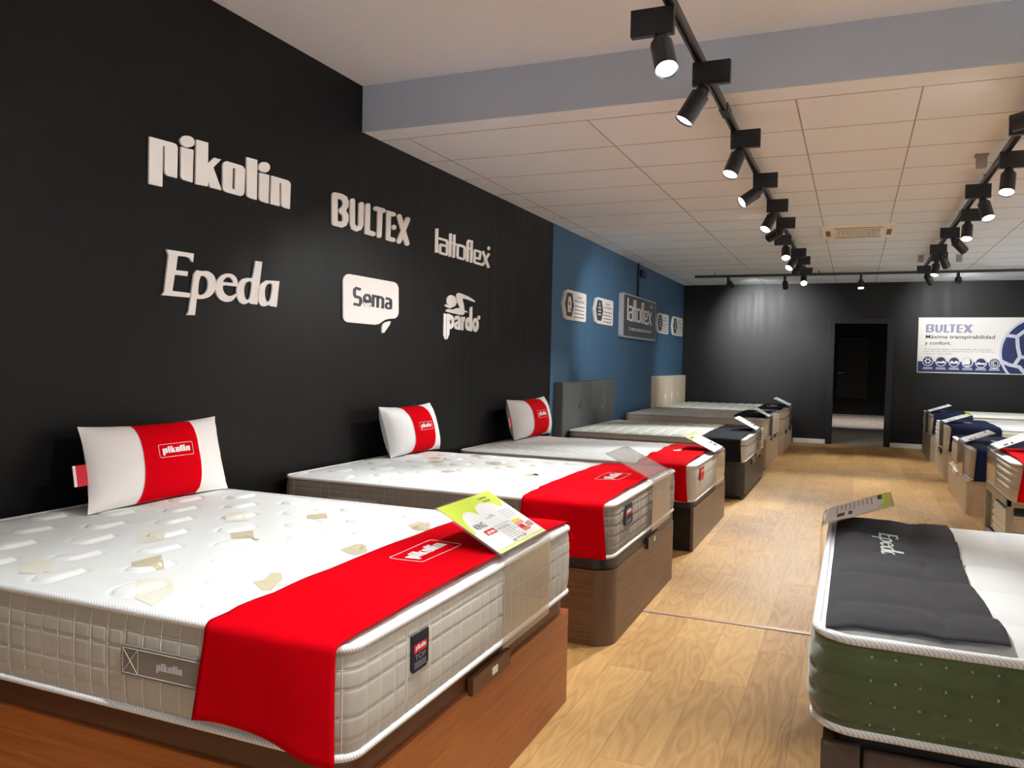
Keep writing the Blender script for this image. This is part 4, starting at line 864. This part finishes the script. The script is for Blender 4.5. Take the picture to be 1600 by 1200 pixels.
def pillow(label, yb0, yb1, zb, xb, xt, H, T, yshift, logo, tagside=True, mw=None, seed=0):
    """pillow standing against the wall: white ends, red sleeve round the middle with a boxed logo"""
    W = yb1-yb0; t = thing('pillow', (xb, (yb0+yb1)/2, zb), label, 'pillow', 'red and white pillows')
    up = Vector((xt-xb, yshift, sqrt(max(.01, H*H-(xt-xb)**2-yshift**2)))).normalized(); rt = Vector((0, 1, 0)); nn = rt.cross(up).normalized()
    c = Vector((xb, (yb0+yb1)/2, zb))+up*H/2
    def surf(a, b, side, infl=0):
        th = T/2*((1-abs(a)**3.2)*(1-abs(b)**2.6))**.55 if abs(a) < 1 and abs(b) < 1 else 0
        x = W/2*a*(1-.055*(1-b*b)); y = H/2*b*(1-.09*(1-abs(a)**2.2)*(.5 if b < 0 else 1))
        wr = .0025*noise.noise(Vector((a*6+seed, b*5, side)))*(abs(a))
        return tuple(c+rt*x+up*y+nn*side*(th+infl+wr if th > 0 else infl*.5))
    NA, NB = 44, 26
    def sheet(a0, a1, na, infl):
        V = []; F = []
        for side in (1, -1):
            b_ = len(V)
            for i in range(na+1):
                for j in range(NB+1): V.append(surf(a0+(a1-a0)*i/na, -1+2*j/NB, side, infl))
            for i in range(na):
                for j in range(NB): q = b_+i*(NB+1)+j; f = (q, q+NB+1, q+NB+2, q+1); F.append(f if side > 0 else f[::-1])
        return V, F
    v, f = sheet(-1, 1, NA, 0); mk('pillowcase', v, f, mw, t, True)
    v, f = sheet(-.40, .46, 26, .0035); mk('sleeve', v, f, RED, t, True)
    def P(a, b, n=0): return tuple(Vector(surf(a, b, 1, .0048)))
    aw = .54; a0 = -.13; b0 = -.06
    V, F = logog('pikolin', 0, 0, 1, lambda a, b, n=0: (a, b, 0), 0)
    hh = aw*W/H*1.0
    mk('logo_print', [P(a0+q[0]*aw*.8, b0+q[1]*hh*.8*.95+.02) for q in V], F, WHITE, t)
    # outline frame
    A0, A1, B0, B1 = a0-.05, a0+aw*.8+.05, b0-.03, b0+.02+hh*.8*.28+.05
    R_ = rrect(A0, A1, B0, B1, .03); g = []
    v, f = tube([Vector(P(p[0], p[1])) for p in R_], .0010, True, 5); mk('logo_frame', v, f, WHITE, t)
    if tagside:
        p = Vector(surf(-1, -.12, 1)); q = p-rt*.06
        mk('care_label', [tuple(p+up*.042), tuple(p-up*.042), tuple(q-up*.042), tuple(q+up*.042), tuple(p+up*.042-nn*.003), tuple(p-up*.042-nn*.003), tuple(q-up*.042-nn*.003), tuple(q+up*.042-nn*.003)],
           [(0, 3, 2, 1), (4, 5, 6, 7), (0, 1, 5, 4), (1, 2, 6, 5), (2, 3, 7, 6), (3, 0, 4, 7)], PRED, t)
        mk('care_label_hem', [tuple(q+up*.042+nn*.0005), tuple(q-up*.042+nn*.0005), tuple(q-up*.042+rt*.012+nn*.0005), tuple(q+up*.042+rt*.012+nn*.0005)], [(0, 1, 2, 3)], WHITE, t)
    return t

def runner_logo(o, key, xc, yc, wd, z, s, m, boxed=True, hscale=1, rot=0):
    """logo printed on a runner, its base towards the foot"""
    P = frame((xc, yc, z), (0, s, 0), (-s, 0, 0), 0)
    _, h = logo2d(key)
    from mathutils.bvhtree import BVHTree
    bv = BVHTree.FromPolygons([v.co.copy() for v in o.data.vertices], [tuple(q.vertices) for q in o.data.polygons])
    def drop(pts):          # lay the print on the cloth
        r = []
        for q in pts:
            hit = bv.ray_cast(Vector((q[0], q[1], z+.3)), Vector((0, 0, -1)))[0]
            r.append((q[0], q[1], (hit.z if hit else z)+.0046))
        return r
    v, f = logog(key, -wd/2, -h*hscale*wd/2, wd, P, 0, hscale); mk('logo_print', drop(v), f, m, o)
    if boxed:
        a, b = wd*.62, h*hscale*wd*.5+.024
        rr = rrect(-a, a, -b, b, .012); rr = [(p[0]+(q[0]-p[0])*k/8, p[1]+(q[1]-p[1])*k/8) for p, q in zip(rr, rr[1:]+rr[:1]) for k in range(8 if math.dist(p, q) > .03 else 1)]
        v, f = tube(drop([P(p[0], p[1]) for p in rr]), .0009, True, 5); mk('logo_frame', v, f, m, o)
def foot_tag(t, x, s, ya, yb, z0, z1, lower, m, redblock=True, text=None, taper=0):
    """sewn label hanging on the foot of a mattress"""
    P = frame((x, ya if s > 0 else yb, z0), (0, s, 0), (0, 0, 1), 0); w_ = yb-ya; h = z1-z0
    v, f = extrude2d([([(-taper, .01), (.01, 0), (w_-.01+taper, 0), (w_+taper, .01), (w_-taper*.6, h), (taper*.6, h)], ())], P, .005); o = mk('sewn_label', v, f, m, t)
    Q = lambda a, b, n=0: P(a, b, .0056+n)
    if redblock:
        mk('label_block', *rectg(w_*.12, w_*.88, h*.5, h*.74, Q), PRED, o)
        Q2 = lambda a, b, n=0: P(a, b, .0062+n); v, f = logog('pikolin', w_*.2, h*.55, w_*.6, Q2, 0, 1.1); mk('label_print', v, f, WHITE, o)
        if text: mk('label_title', *textg(text, w_*.18, w_*.8, h*.32, h*.46, Q2), LAV, o)
        mk('label_lines', *join(*[rectg(w_*.15, w_*.85, h*(.1+.06*i), h*(.125+.06*i), Q) for i in range(3)]), LAV, o)
    return o

# ------------------------------------------------------------------ bed 1, nearest on the left
FG = 'mattresses on the left row'; BG = 'storage bed bases on the left row'; RG = 'runners across the foot of the beds'
HG = 'clear acrylic card holders'; CG = 'printed cards in the acrylic holders'
base_box('cherry wood storage bed base with brown lid, nearest on the left', BG, 1.89, 1, 1.85, 1.447, 2.925, .36, CHERRY, CHERRY, VINYL, (.345, .434),
         [(2.05, 2.325, .352, .405)], VINYL, lid_r=.06)
patch = [([(0.95, 1.727), (0.961, 1.828), (1.088, 1.718), (1.02, 1.667)], TAN), ([(0.935, 2.148), (0.935, 2.194), (0.961, 2.232), (1.045, 2.14), (1.074, 2.134), (1.009, 2.078)], TAN),
         ([(1.403, 1.718), (1.411, 1.75), (1.383, 1.817), (1.408, 1.83), (1.454, 1.779), (1.494, 1.683), (1.476, 1.668)], TAN), ([(0.66, 2.011), (0.652, 2.064), (0.71, 2.084), (0.812, 1.983), (0.802, 1.946), (0.789, 1.898)], TANP),
         ([(0.68, 1.578), (0.716, 1.655), (0.872, 1.53), (0.823, 1.519), (0.777, 1.503)], TANP), ([(1.111, 1.596), (1.18, 1.653), (1.278, 1.567), (1.316, 1.464), (1.237, 1.484)], TANP),
         ([(1.393, 2.131), (1.393, 2.221), (1.413, 2.231), (1.487, 2.152), (1.473, 2.098)], TAN), ([(1.391, 2.552), (1.388, 2.643), (1.438, 2.63), (1.507, 2.528), (1.471, 2.496)], TAN),
         ([(0.66, 2.424), (0.703, 2.492), (0.838, 2.354), (0.784, 2.298)], TANP), ([(0.953, 2.543), (0.994, 2.609), (1.067, 2.521), (1.017, 2.466)], TAN)]
m1, h1, X1 = mattress('nearest white quilted mattress with taupe grid border, red runner across its foot', 'mattress', FG, 1.9, 1, 1.87, 1.435, 2.90, .436, .688, .05, top_pills,
                      side_grid(.0585, (0, .17, .38, .64, .82, 1), .0042), MWHITE, TAUPE, TAPE, .0072, .0095, .012, .010, patch, side_pts=56, seams=(.0585, (0, .17, .38, .64, .82, 1), STITCH))
foot_tag(m1, 1.910, 1, 1.682, 1.765, .548, .640, 0, TAGNAVY, True, 'TOP')
P = frame((1.262, 1.4235, .533), (1, 0, 0), (0, 0, 1), 0)
hd = mk('carry_handle', *extrude2d([(rrect(0, .3, 0, .072, .006), ())], P, .005), TAUPED, m1)
mk('handle_print', *logog('pikolin', .115, .022, .08, lambda a, b, n=0: P(a, b, .0058), 0, 1.1), LAVL, hd)
g = [tube([P(.006, .006, .0055), P(.055, .006, .0055), P(.055, .066, .0055), P(.006, .066, .0055)], .0007, True, 4), tube([P(.006, .006, .0055), P(.055, .066, .0055)], .0007, False, 4), tube([P(.055, .006, .0055), P(.006, .066, .0055)], .0007, False, 4),
     tube([P(.06, .006, .0055), P(.294, .006, .0055)], .0007, False, 4), tube([P(.06, .066, .0055), P(.294, .066, .0055)], .0007, False, 4)]
mk('handle_stitching', *join(*g), STITCH, hd)
r1 = runner('red runner over the foot of the nearest white mattress, hanging down its near side', 'bed runner', RG, 1.9, 1, .016, .372, 1.435, 2.90, .688, .226, .06, RED, seed=1, flare=(.03, .018), hem=.014, rounding=.02, hf=h1)
runner_logo(r1, 'pikolin', 1.672, 2.19, .21, .7135, 1, WHITE, True, 1.15)
pillow('largest red and white pillow, standing on the nearest mattress against the wall', 2.14, 2.87, .702, .27, .12, .357, .15, .075, 1, True, mat('pillow_white', S(238, 232, 228), .85, .12, bump=.5, bscale=170))
holder('clear acrylic holder on the foot of the nearest mattress, carrying a lime green card', HG, 1.912, 1, 2.24, 2.64, .428, .712, .268, 28, ACRY, 'green', 'white and lime green card above the red runner of the nearest bed', CG)

# ------------------------------------------------------------------ bed 2
base_box('dark oak bed base with rounded corner and black leather lid, second on the left', BG, 1.885, 1, 1.84, 3.545, 4.99, .352, DKOAK, DKOAK, BLKLTH, (.352, .412),
         [(4.19, 4.45, .325, .385)], BLKLTH, r=.1, mcorner=DKOAKC, lidm_inset=.004, lid_r=.1)
rnd = random.Random(3); patch = []
for k in range(16):
    a, b = .35+rnd.random()*1.1, 3.65+rnd.random()*1.2; q = .05+.03*rnd.random()
    patch.append(([(a-q*.6, b-q*.4), (a+q*.2, b-q*.7), (a+q*.6, b+q*.1), (a+q*.1, b+q*.8), (a-q*.5, b+q*.6)], TAN if k % 2 else TANP))
m2, h2, X2 = mattress('white mattress with oval quilting and grey grid border, second from the front on the left', 'mattress', FG, 1.88, 1, 1.83, 3.53, 4.95, .412, .660, .07, top_ovals,
                      side_grid(.056, (0, .2, .4, .6, .8, 1), .004), MWHITE, TAUPED, TAPE, .0105, .009, .012, .010, patch, side_pts=40, seams=(.056, (0, .2, .4, .6, .8, 1), STITCHD))
foot_tag(m2, 1.894, 1, 3.71, 3.84, .535, .632, 0, TAGNAVY, True, None, .012)
P = frame((.35, 3.515, .51), (1, 0, 0), (0, 0, 1), 0); hd = mk('carry_handle', *extrude2d([(rrect(0, .3, 0, .066, .006), ())], P, .007), TAUPED, m2)
mk('handle_stitching', *join(tube([P(.006, .006, .0075), P(.294, .006, .0075), P(.294, .06, .0075), P(.006, .06, .0075)], .0008, True, 4), tube([P(.006, .006, .0075), P(.06, .06, .0075)], .0008, False, 4)), STITCH, hd)
r2 = runner('red runner on the second white mattress, under the empty tilted acrylic plate', 'bed runner', RG, 1.88, 1, .03, .43, 3.53, 4.95, .660, .25, .12, RED, seed=4, wav=.007, flare=(.02, .02), hem=.006, hf=h2)
runner_logo(r2, 'pikolin', 1.68, 4.27, .24, .6875, 1, WHITE, True, 1.15)
pillow('red and white pillow standing on the second mattress, middle one of the three', 4.40, 5.06, .672, .19, .14, .338, .2, -.07, 1, False, mat('pillow_white_smooth', S(240, 240, 240), .85, .12, bump=.3, bscale=90), seed=3)
holder('empty clear acrylic holder on the foot of the second mattress', HG, 1.912, 1, 4.20, 4.65, .42, .695, .28, 26, ACRYS)

# ------------------------------------------------------------------ bed 3
base_box('bed base with black side and bronze brown front, third on the left', BG, 1.875, 1, 1.83, 5.65, 7.12, .305, BRONZE, WENGE, BLKLTH, (.295, .34), lidm_inset=.006, lid_r=.03)
m3, h3, X3 = mattress('white hatched mattress with pale grey border, third from the front on the left', 'mattress', FG, 1.87, 1, 1.82, 5.64, 7.08, .342, .597, .07, top_waves,
                      side_grid(.07, (0, .25, .45, .62, .8, 1), .005), MWHITE, GREY3, TAPE, .016, .009, .014, .012, side_pts=26)
foot_tag(m3, 1.886, 1, 5.78, 5.93, .48, .572, 0, PRED, True, None, .004)
r3 = runner('rumpled red runner on the third white mattress, with a small boxed white logo', 'bed runner', RG, 1.87, 1, .05, .40, 5.64, 7.08, .597, .25, .1, RED, seed=9, wav=.02, flare=(-.0, .02), hem=.006, hf=h3)
runner_logo(r3, 'pikolin', 1.62, 6.35, .2, .6285, 1, WHITE, False, 1.3)
pillow('smallest red and white pillow, on the third mattress beside the blue wall', 6.42, 7.33, .614, .19, .13, .36, .22, -.045, 1, True, MATS['pillow_white_smooth'], seed=7)
holder('clear acrylic holder with a lime topped card on the foot of the third mattress', HG, 1.905, 1, 6.38, 6.84, .35, .622, .268, 24.5, ACRY, 'small_green', 'small white card with a lime top, above the third red runner', CG)

# ------------------------------------------------------------------ bed 4, 5, 6
base_box('black storage bed base with two handles, fourth from the front on the left', BG, 1.925, 1, 1.80, 8.04, 9.88, .352, BLKBOARD, BLKBOARD, None, handle=[(8.55, 8.8, .29, .350), (9.3, 9.6, .29, .350)], hm=BLKLTH, r=.09, mcorner=BLKBOARD, skirt=WENGE)
m4, h4, X4 = mattress('pale grey ribbed mattress in front of the dark grey headboard', 'mattress', FG, 1.915, 1, 1.80, 8.05, 9.87, .354, .578, .09, top_ribs, side_plain, MGREYT, GREY3, TAPEG, .012, .009, .01, .012, side_pts=8)
for zz in (.52,):
    P_ = perim(0, 1.80, 8.05, 9.87, .09, .05); v, f = tube([(1.915-(p[0]+p[2]*.009), p[1]+p[3]*.009, zz) for p in P_], .004, True, 6); mk('edge_tape', v, f, TAPEBR, m4, True)
r4 = runner('charcoal runner on the ribbed grey mattress in front of the dark grey headboard', 'bed runner', RG, 1.915, 1, .03, .42, 8.05, 9.87, .578, .215, .1, BLACKD, seed=12, wav=.01, flare=(.0, .01), hem=.004, hf=h4)
runner_logo(r4, 'lattoflex', 1.68, 9.0, .4, .6035, 1, BLACKM, False, 1.4)
holder('clear acrylic holder with a white card on the fourth bed, the black based one', HG, 1.945, 1, 8.9, 9.3, .34, .615, .268, 27, ACRYS, 'white', 'white card above the charcoal runner of the fourth bed', CG)
base_box('beige board bed base, fifth from the front on the left', BG, 1.895, 1, 1.78, 10.45, 12.18, .385, BEIGEBD, BEIGEBD, None, handle=[(11.0, 11.25, .33, .385), (11.5, 11.8, .33, .385)], hm=BLKLTH)
m5, h5, X5 = mattress('cream ribbed mattress on the beige base, fifth from the front on the left', 'mattress', FG, 1.90, 1, 1.80, 10.43, 12.17, .387, .632, .09, top_ribs, side_bands((0, .35, 1), .006), MCREAM, BEIGEB, TAPEG, .013, .009, .01, .012, side_pts=10)
r5 = runner('small deep black cloth on the foot of the fifth mattress', 'bed runner', RG, 1.90, 1, .04, .42, 10.5, 12.08, .632, .001, .001, BLACKD, seed=15, wav=.01, flare=(0, 0), hem=0, off=-.012, rounding=.002, zoff=.022, hf=h5)
runner_logo(r5, 'epeda', 1.68, 11.3, .3, .6565, 1, PGREY, False, 1.2)
holder('clear acrylic holder with a white card on the fifth bed from the front', HG, 1.925, 1, 10.47, 10.85, .40, .665, .275, 27, ACRYS, 'white', 'white card above the cloth of the fifth bed', CG)
base_box('pale bed base in the far left corner beside the white skirting', BG, 1.925, 1, 1.78, 12.66, 14.5, .322, PALEWD, PALEWD, None, handle=[(13.0, 13.25, .27, .322), (13.8, 14.1, .27, .322)], hm=WENGE)
m6, h6, X6 = mattress('grey topped mattress with beige border in the far left corner', 'mattress', FG, 1.915, 1, 1.79, 12.64, 14.5, .324, .622, .1, top_ribs, side_bands((0, .62, 1), .006), MGREYT, BEIGEB, TAPEG, .013, .009, .01, .012, side_pts=10)
P_ = perim(0, 1.79, 12.64, 14.5, .1, .05); v, f = tube([(1.915-(p[0]+p[2]*.012), p[1]+p[3]*.012, .51) for p in P_], .006, True, 6); mk('edge_tape', v, f, TAPEBR, m6, True)
r6 = runner('deep black cloth with a white logo on the far left corner mattress', 'bed runner', RG, 1.915, 1, .04, .40, 12.72, 14.38, .622, .001, .001, BLACKD, seed=18, wav=.012, flare=(0, 0), hem=0, off=-.012, rounding=.002, zoff=.022, hf=h6)
runner_logo(r6, 'epeda', 1.7, 13.5, .4, .6475, 1, WHITE, False, 1.2)
holder('clear acrylic holder with a white card on the far left corner bed', HG, 1.94, 1, 13.62, 14.2, .335, .665, .275, 24, ACRY, 'white', 'white card above the cloth of the far left corner bed', CG)

def headboard(label, y0, y1, zt, m, cols, rowz, th=.09, x0=.006):
    t = thing('headboard', (x0, (y0+y1)/2, 0), label, 'headboard', 'upholstered headboards'); ny, nz = 90, 60
    def d(y, z):
        e = th-.014
        e += .012*(1-max(0, 1-min(y-y0, y1-y, zt-z)/.03)**2)
        for yc in cols:
            e -= .013*math.exp(-((y-yc)/.014)**2)*sstep(.0, .1, zt-z); e -= .05*math.exp(-(((y-yc)/.04)**2+((z-rowz)/.035)**2))
        e -= .004*math.exp(-((z-rowz)/.008)**2)*.5
        return e
    V = []; F = []
    for i in range(ny+1):
        for j in range(nz+1): y = y0+(y1-y0)*i/ny; z = .05+(zt-.05)*j/nz; V.append((x0+d(y, z), y, z))
    b = len(V)
    for i in range(ny):
        for j in range(nz): q = i*(nz+1)+j; F.append((q, q+nz+1, q+nz+2, q+1))
    rim = [i*(nz+1) for i in range(ny+1)]+[ny*(nz+1)+j for j in range(1, nz+1)]+[i*(nz+1)+nz for i in range(ny-1, -1, -1)]+[j for j in range(nz-1, 0, -1)]
    for q in rim: V.append((x0, V[q][1], V[q][2]))
    n = len(rim)
    for i in range(n): j = (i+1) % n; F.append((rim[i], b+i, b+j, rim[j]))
    F.append(tuple(b+i for i in range(n)))
    mk('upholstered_panel', V, F, m, t, True)
    for yc in cols:
        v, f = cyl((x0+th-.078, yc, rowz), (x0+th-.06, yc, rowz), .014, .008, 14); mk('button', v, f, m, t, True)
    for yl in (y0+.25, y1-.25): box('leg', x0+.01, x0+.05, yl-.03, yl+.03, 0, .06, BLACKM, t)
    return t
headboard('dark grey buttoned headboard against the blue wall behind the ribbed grey mattress', 7.93, 9.94, 1.09, GREYHB, [8.52, 8.97, 9.42], .80)
headboard('cream buttoned headboard against the blue wall in the far left corner', 12.28, 14.58, 1.10, BEIGEHB, [12.9, 13.4, 13.9], .80)

# ------------------------------------------------------------------ right row
RM = 'mattresses on the right row'; RB = 'bed bases on the right row'
# green bed in the foreground
xg = 2.812
t = thing('divan', (xg+.95, 2.65, 0), 'taupe upholstered bed base under the green mattress, right foreground', 'bed base', RB)
box('side_panel', xg+.105, xg+1.88, 1.945, 1.97, .0, .455, TAUPEBASE, t, .006); box('side_panel', xg+.03, xg+1.88, 3.36, 3.385, .0, .455, TAUPEBASE, t, .006)
box('front_panel', xg+.018, xg+.045, 1.945, 3.385, .0, .455, TAUPEBASE, t, .006); box('corner_panel', xg+.016, xg+.098, 1.944, 1.972, .0, .462, TAUPEBASE, t, .006)
box('lid', xg+.05, xg+1.87, 1.975, 3.35, .44, .492, WENGE, t, .008)
m7, h7, X7 = mattress('white quilted mattress with green buttoned velvet border, right foreground', 'mattress', RM, xg, -1, 1.86, 1.93, 3.40, .492, .712, .09, top_squares,
                      side_buttons(.048, 4, .006), mat('mattress_cool_white', S(220, 222, 222), .8, .15, bump=.15, bscale=300), GREENV, TAPE, .0105, .011, .014, .018, side_pts=40)
# a stud at every stitch of the border that faces the front and the aisle
zl, zh = .492+.01, .712-.01; k = 0
for (u, y, nu, ny, sl) in perim(0, 1.86, 1.93, 3.40, .09, .002):
    c = .048*(math.floor(sl/.048)+.5)
    if abs(sl-c) < .0011 and (y < 2.1 and u < .9 or u < .02) and k < 100:
        if y > 2.9: continue
        for i in range(4):
            z = zl+(zh-zl)*(i+.5)/4; vv = (i+.5)/4; d = .018*(1-(2*vv-1)**4)-.004
            p = Vector((xg+u+nu*d, y+ny*d, z)); q = p+Vector((nu, ny, 0))*.0035
            v, f = cyl(p, q, .0036, .0022, 8); mk('stud', v, f, STUD, m7, True); k += 1
def flat_cloth(name, label, x0, x1, y0, y1, hf, X, xf, m, seed, skew=.07):
    nx, ny = 60, 90; V = []; F = []
    for i in range(nx+1):
        for j in range(ny+1):
            a, b = i/nx, j/ny; y = y0+(y1-y0)*b; x = x0+(x1-x0)*a*(1-skew*0)+(-.01*sin(b*5))*a
            x += a*(.0)+.006*sin(b*9+1)*a
            fold = .007*math.exp(-((b-.47-.05*a)/.02)**2)*sstep(.3, .55, a)+.009*sstep(.2, .0, b)*(.5+noise.noise(Vector((a*5+seed, b*22, 0))))*sstep(.25, .7, a)
            wz = .003*noise.noise(Vector((a*4+seed, b*9, 1)))+.0012*noise.noise(Vector((a*9, b*40+seed, 3)))
            u = min(max(x-xf, .002), 1.8); z = hf(u, min(max(y, 1.936), 3.394))
            V.append((x, y, z+.0065+max(0, fold)+wz+.002))
    for i in range(nx):
        for j in range(ny): q = i*(ny+1)+j; F.append((q, q+ny+1, q+ny+2, q+1))
    o = mk(name, V, F, m, None, True); so = o.modifiers.new('thickness', 'SOLIDIFY'); so.thickness = .003; so.offset = 1
    return o
o = tag(flat_cloth('bed_runner', '', xg+.018, xg+.375, 1.955, 3.36, h7, X7, xg, BLACKF, 5), 'creased black runner with thin white script on the green bordered mattress, right foreground', 'bed runner', RG)
P = frame((2.985, 2.83, .748), (0, -1, 0), (1, 0, 0), 0)
LL, hh = logo2d('epeda'); wd = .36
V, F = join(*[extrude2d([(a, b) for a, b in l], lambda a, b, n=0: P(-wd/2+a*wd+.10*(b*wd-hh*wd/2), (b-hh/2)*wd*.62), 0) for l in LL])
mk('logo_print', V, F, mat('script_grey', S(186, 196, 190), .6, .2), o)
holder('clear acrylic holder on the green bordered mattress, right foreground', HG, xg-.030, -1, 3.06, 3.385, .51, .752, .236, 21, ACRY, 'small_green', 'narrow white card with a lime end, above the black runner with white script', CG)

# beds further along the right row: foot towards the aisle, heads at the right wall
base_box('pale wood bed base with a corner post, right row beyond the red bed', RB, 3.84, -1, 1.95, 8.3, 9.92, .30, PALEWD, PALEWD, None, handle=[(9.0, 9.35, .255, .30)], hm=LABW, r=.06, mcorner=PALEWC)
m8, h8, X8 = mattress('white beige-bordered mattress on the pale wood base of the right row', 'mattress', RM, 3.87, -1, 1.9, 8.28, 9.9, .302, .585, .1, top_plain, side_plain, MWHITE, BEIGEB, TAPE, .02, .009, .014, .016, side_pts=10)
r8 = runner('navy runner hanging down the side of the pale wood based bed, right row', 'bed runner', RG, 3.87, -1, .03, .58, 8.28, 9.9, .585, .275, .1, NAVYF, seed=21, wav=.008, flare=(0, .02), hem=.003, hf=h8)
runner_logo(r8, 'bultex', 4.17, 9.0, .34, .6125, -1, LAVL, False, 1.2)
holder('smoky acrylic holder on the pale wood based bed, right row', HG, 3.845, -1, 8.7, 9.15, .31, .615, .268, 22, ACRYS, 'white', 'white card above the navy runner of the pale wood based bed', CG)
base_box('light striped wood bed base, right row, second from the rear wall', RB, 3.885, -1, 1.95, 10.5, 12.0, .335, PALEWD, PALEWD, None, handle=[(11.1, 11.4, .28, .335)], hm=WENGE)
m9, h9, X9 = mattress('white mattress with banded cream border, right row, second from the rear wall', 'mattress', RM, 3.89, -1, 1.9, 10.48, 12.0, .337, .635, .1, top_plain, side_bands((0, .2, .4, .6, .8, 1), .009), MWHITE, MCREAM, TAPE, .025, .009, .014, .014, side_pts=20)
r9 = runner('navy runner with a pale logo, right row, second bed from the rear wall', 'bed runner', RG, 3.89, -1, .02, .52, 10.48, 12.0, .635, .27, .1, NAVYF, seed=25, wav=.008, flare=(0, .02), hem=.003, off=.028, hf=h9)
runner_logo(r9, 'bultex', 4.15, 11.1, .34, .6625, -1, LAVL, False, 1.2)
holder('smoky acrylic holder on the second bed from the rear wall, right row', HG, 3.87, -1, 10.85, 11.3, .36, .665, .3, 20, ACRYS, 'small_green', 'white card with a green end, right row, second bed from the rear wall', CG)
base_box('grey brown bed base at the far end of the right row', RB, 3.885, -1, 1.95, 12.7, 14.15, .36, GREYBD, GREYBD, None)
m10, h10, X10 = mattress('white mattress with grey border at the far end of the right row', 'mattress', RM, 3.89, -1, 1.9, 12.68, 14.15, .362, .655, .1, top_plain, side_plain, MCREAM, GREY3, TAPEG, .025, .009, .014, .014, side_pts=10)
r10 = runner('navy runner on the last bed of the right row, by the rear wall', 'bed runner', RG, 3.89, -1, .02, .5, 12.68, 14.15, .655, .26, .1, NAVYF, seed=29, wav=.008, flare=(0, .02), hem=.003, hf=h10)
runner_logo(r10, 'bultex', 4.1, 13.4, .3, .6825, -1, LAVL, False, 1.2)
holder('smoky acrylic holder on the last bed of the right row', HG, 3.87, -1, 13.0, 13.45, .38, .685, .3, 20, ACRYS, 'white', 'grey white card on the last bed of the right row, against the dark rear wall', CG)

# trundle bed with the red runner: steel frame, one mattress on top and one underneath
xt = 3.83
t = thing('trundle_bed_frame', (xt+.95, 6.6, 0), 'grey steel trundle bed frame at the right picture edge, red bed on top', 'bed frame', RB)
for ya, yb in ((6.2, 7.15),):
    v, f = join(bxg(xt, xt+.03, ya, yb, .40, .455, .004), bxg(xt, xt+1.95, ya, ya+.03, .40, .455, .004), bxg(xt, xt+1.95, yb-.03, yb, .40, .455, .004), bxg(xt+1.92, xt+1.95, ya, yb, .40, .455, .004)); mk('upper_rail', v, f, STEEL, t)
    v, f = join(bxg(xt, xt+.03, ya, yb, .05, .105, .004), bxg(xt, xt+1.95, ya, ya+.03, .05, .105, .004), bxg(xt, xt+1.95, yb-.03, yb, .05, .105, .004), bxg(xt+1.92, xt+1.95, ya, yb, .05, .105, .004)); mk('lower_rail', v, f, STEEL, t)
    box('slat_deck', xt+.03, xt+1.92, ya+.03, yb-.03, .42, .452, WENGE, t); box('slat_deck', xt+.03, xt+1.92, ya+.03, yb-.03, .07, .1, WENGE, t)
for x_ in (xt+.0, xt+1.91):
    for y_ in (6.2, 7.11): box('leg', x_, x_+.04, y_, y_+.04, 0, .41, STEEL, t, .004)
mattress('cream banded mattress stored on the lower deck of the steel trundle frame', 'mattress', RM, xt+.05, -1, 1.84, 6.27, 7.08, .107, .33, .07, top_plain, side_bands((0, .25, .5, .75, 1), .012), MWHITE, MCREAM, TAPE, .03, .009, .01, .01, side_pts=16)
m11, h11, X11 = mattress('white banded mattress on top of the steel trundle frame, under the red runner', 'mattress', RM, xt+.01, -1, 1.9, 6.05, 7.1, .456, .705, .09, top_plain, side_bands((0, .2, .4, .6, .8, 1), .009), MWHITE, GREY3, TAPE, .025, .009, .012, .012, side_pts=20)
r11 = runner('red runner at the right picture edge, on the steel trundle bed', 'bed runner', RG, xt+.01, -1, .045, .5, 6.05, 7.1, .705, .24, .1, RED, seed=31, wav=.008, flare=(0, .03), hem=.003, off=.028, hf=h11)
runner_logo(r11, 'pikolin', xt+.32, 6.5, .24, .732, -1, WHITE, True, 1.15)
holder('clear acrylic holder on the steel trundle bed, right picture edge', HG, xt-.01, -1, 6.62, 7.02, .47, .745, .28, 24, ACRY, 'white', 'white card above the red runner at the right picture edge', CG)
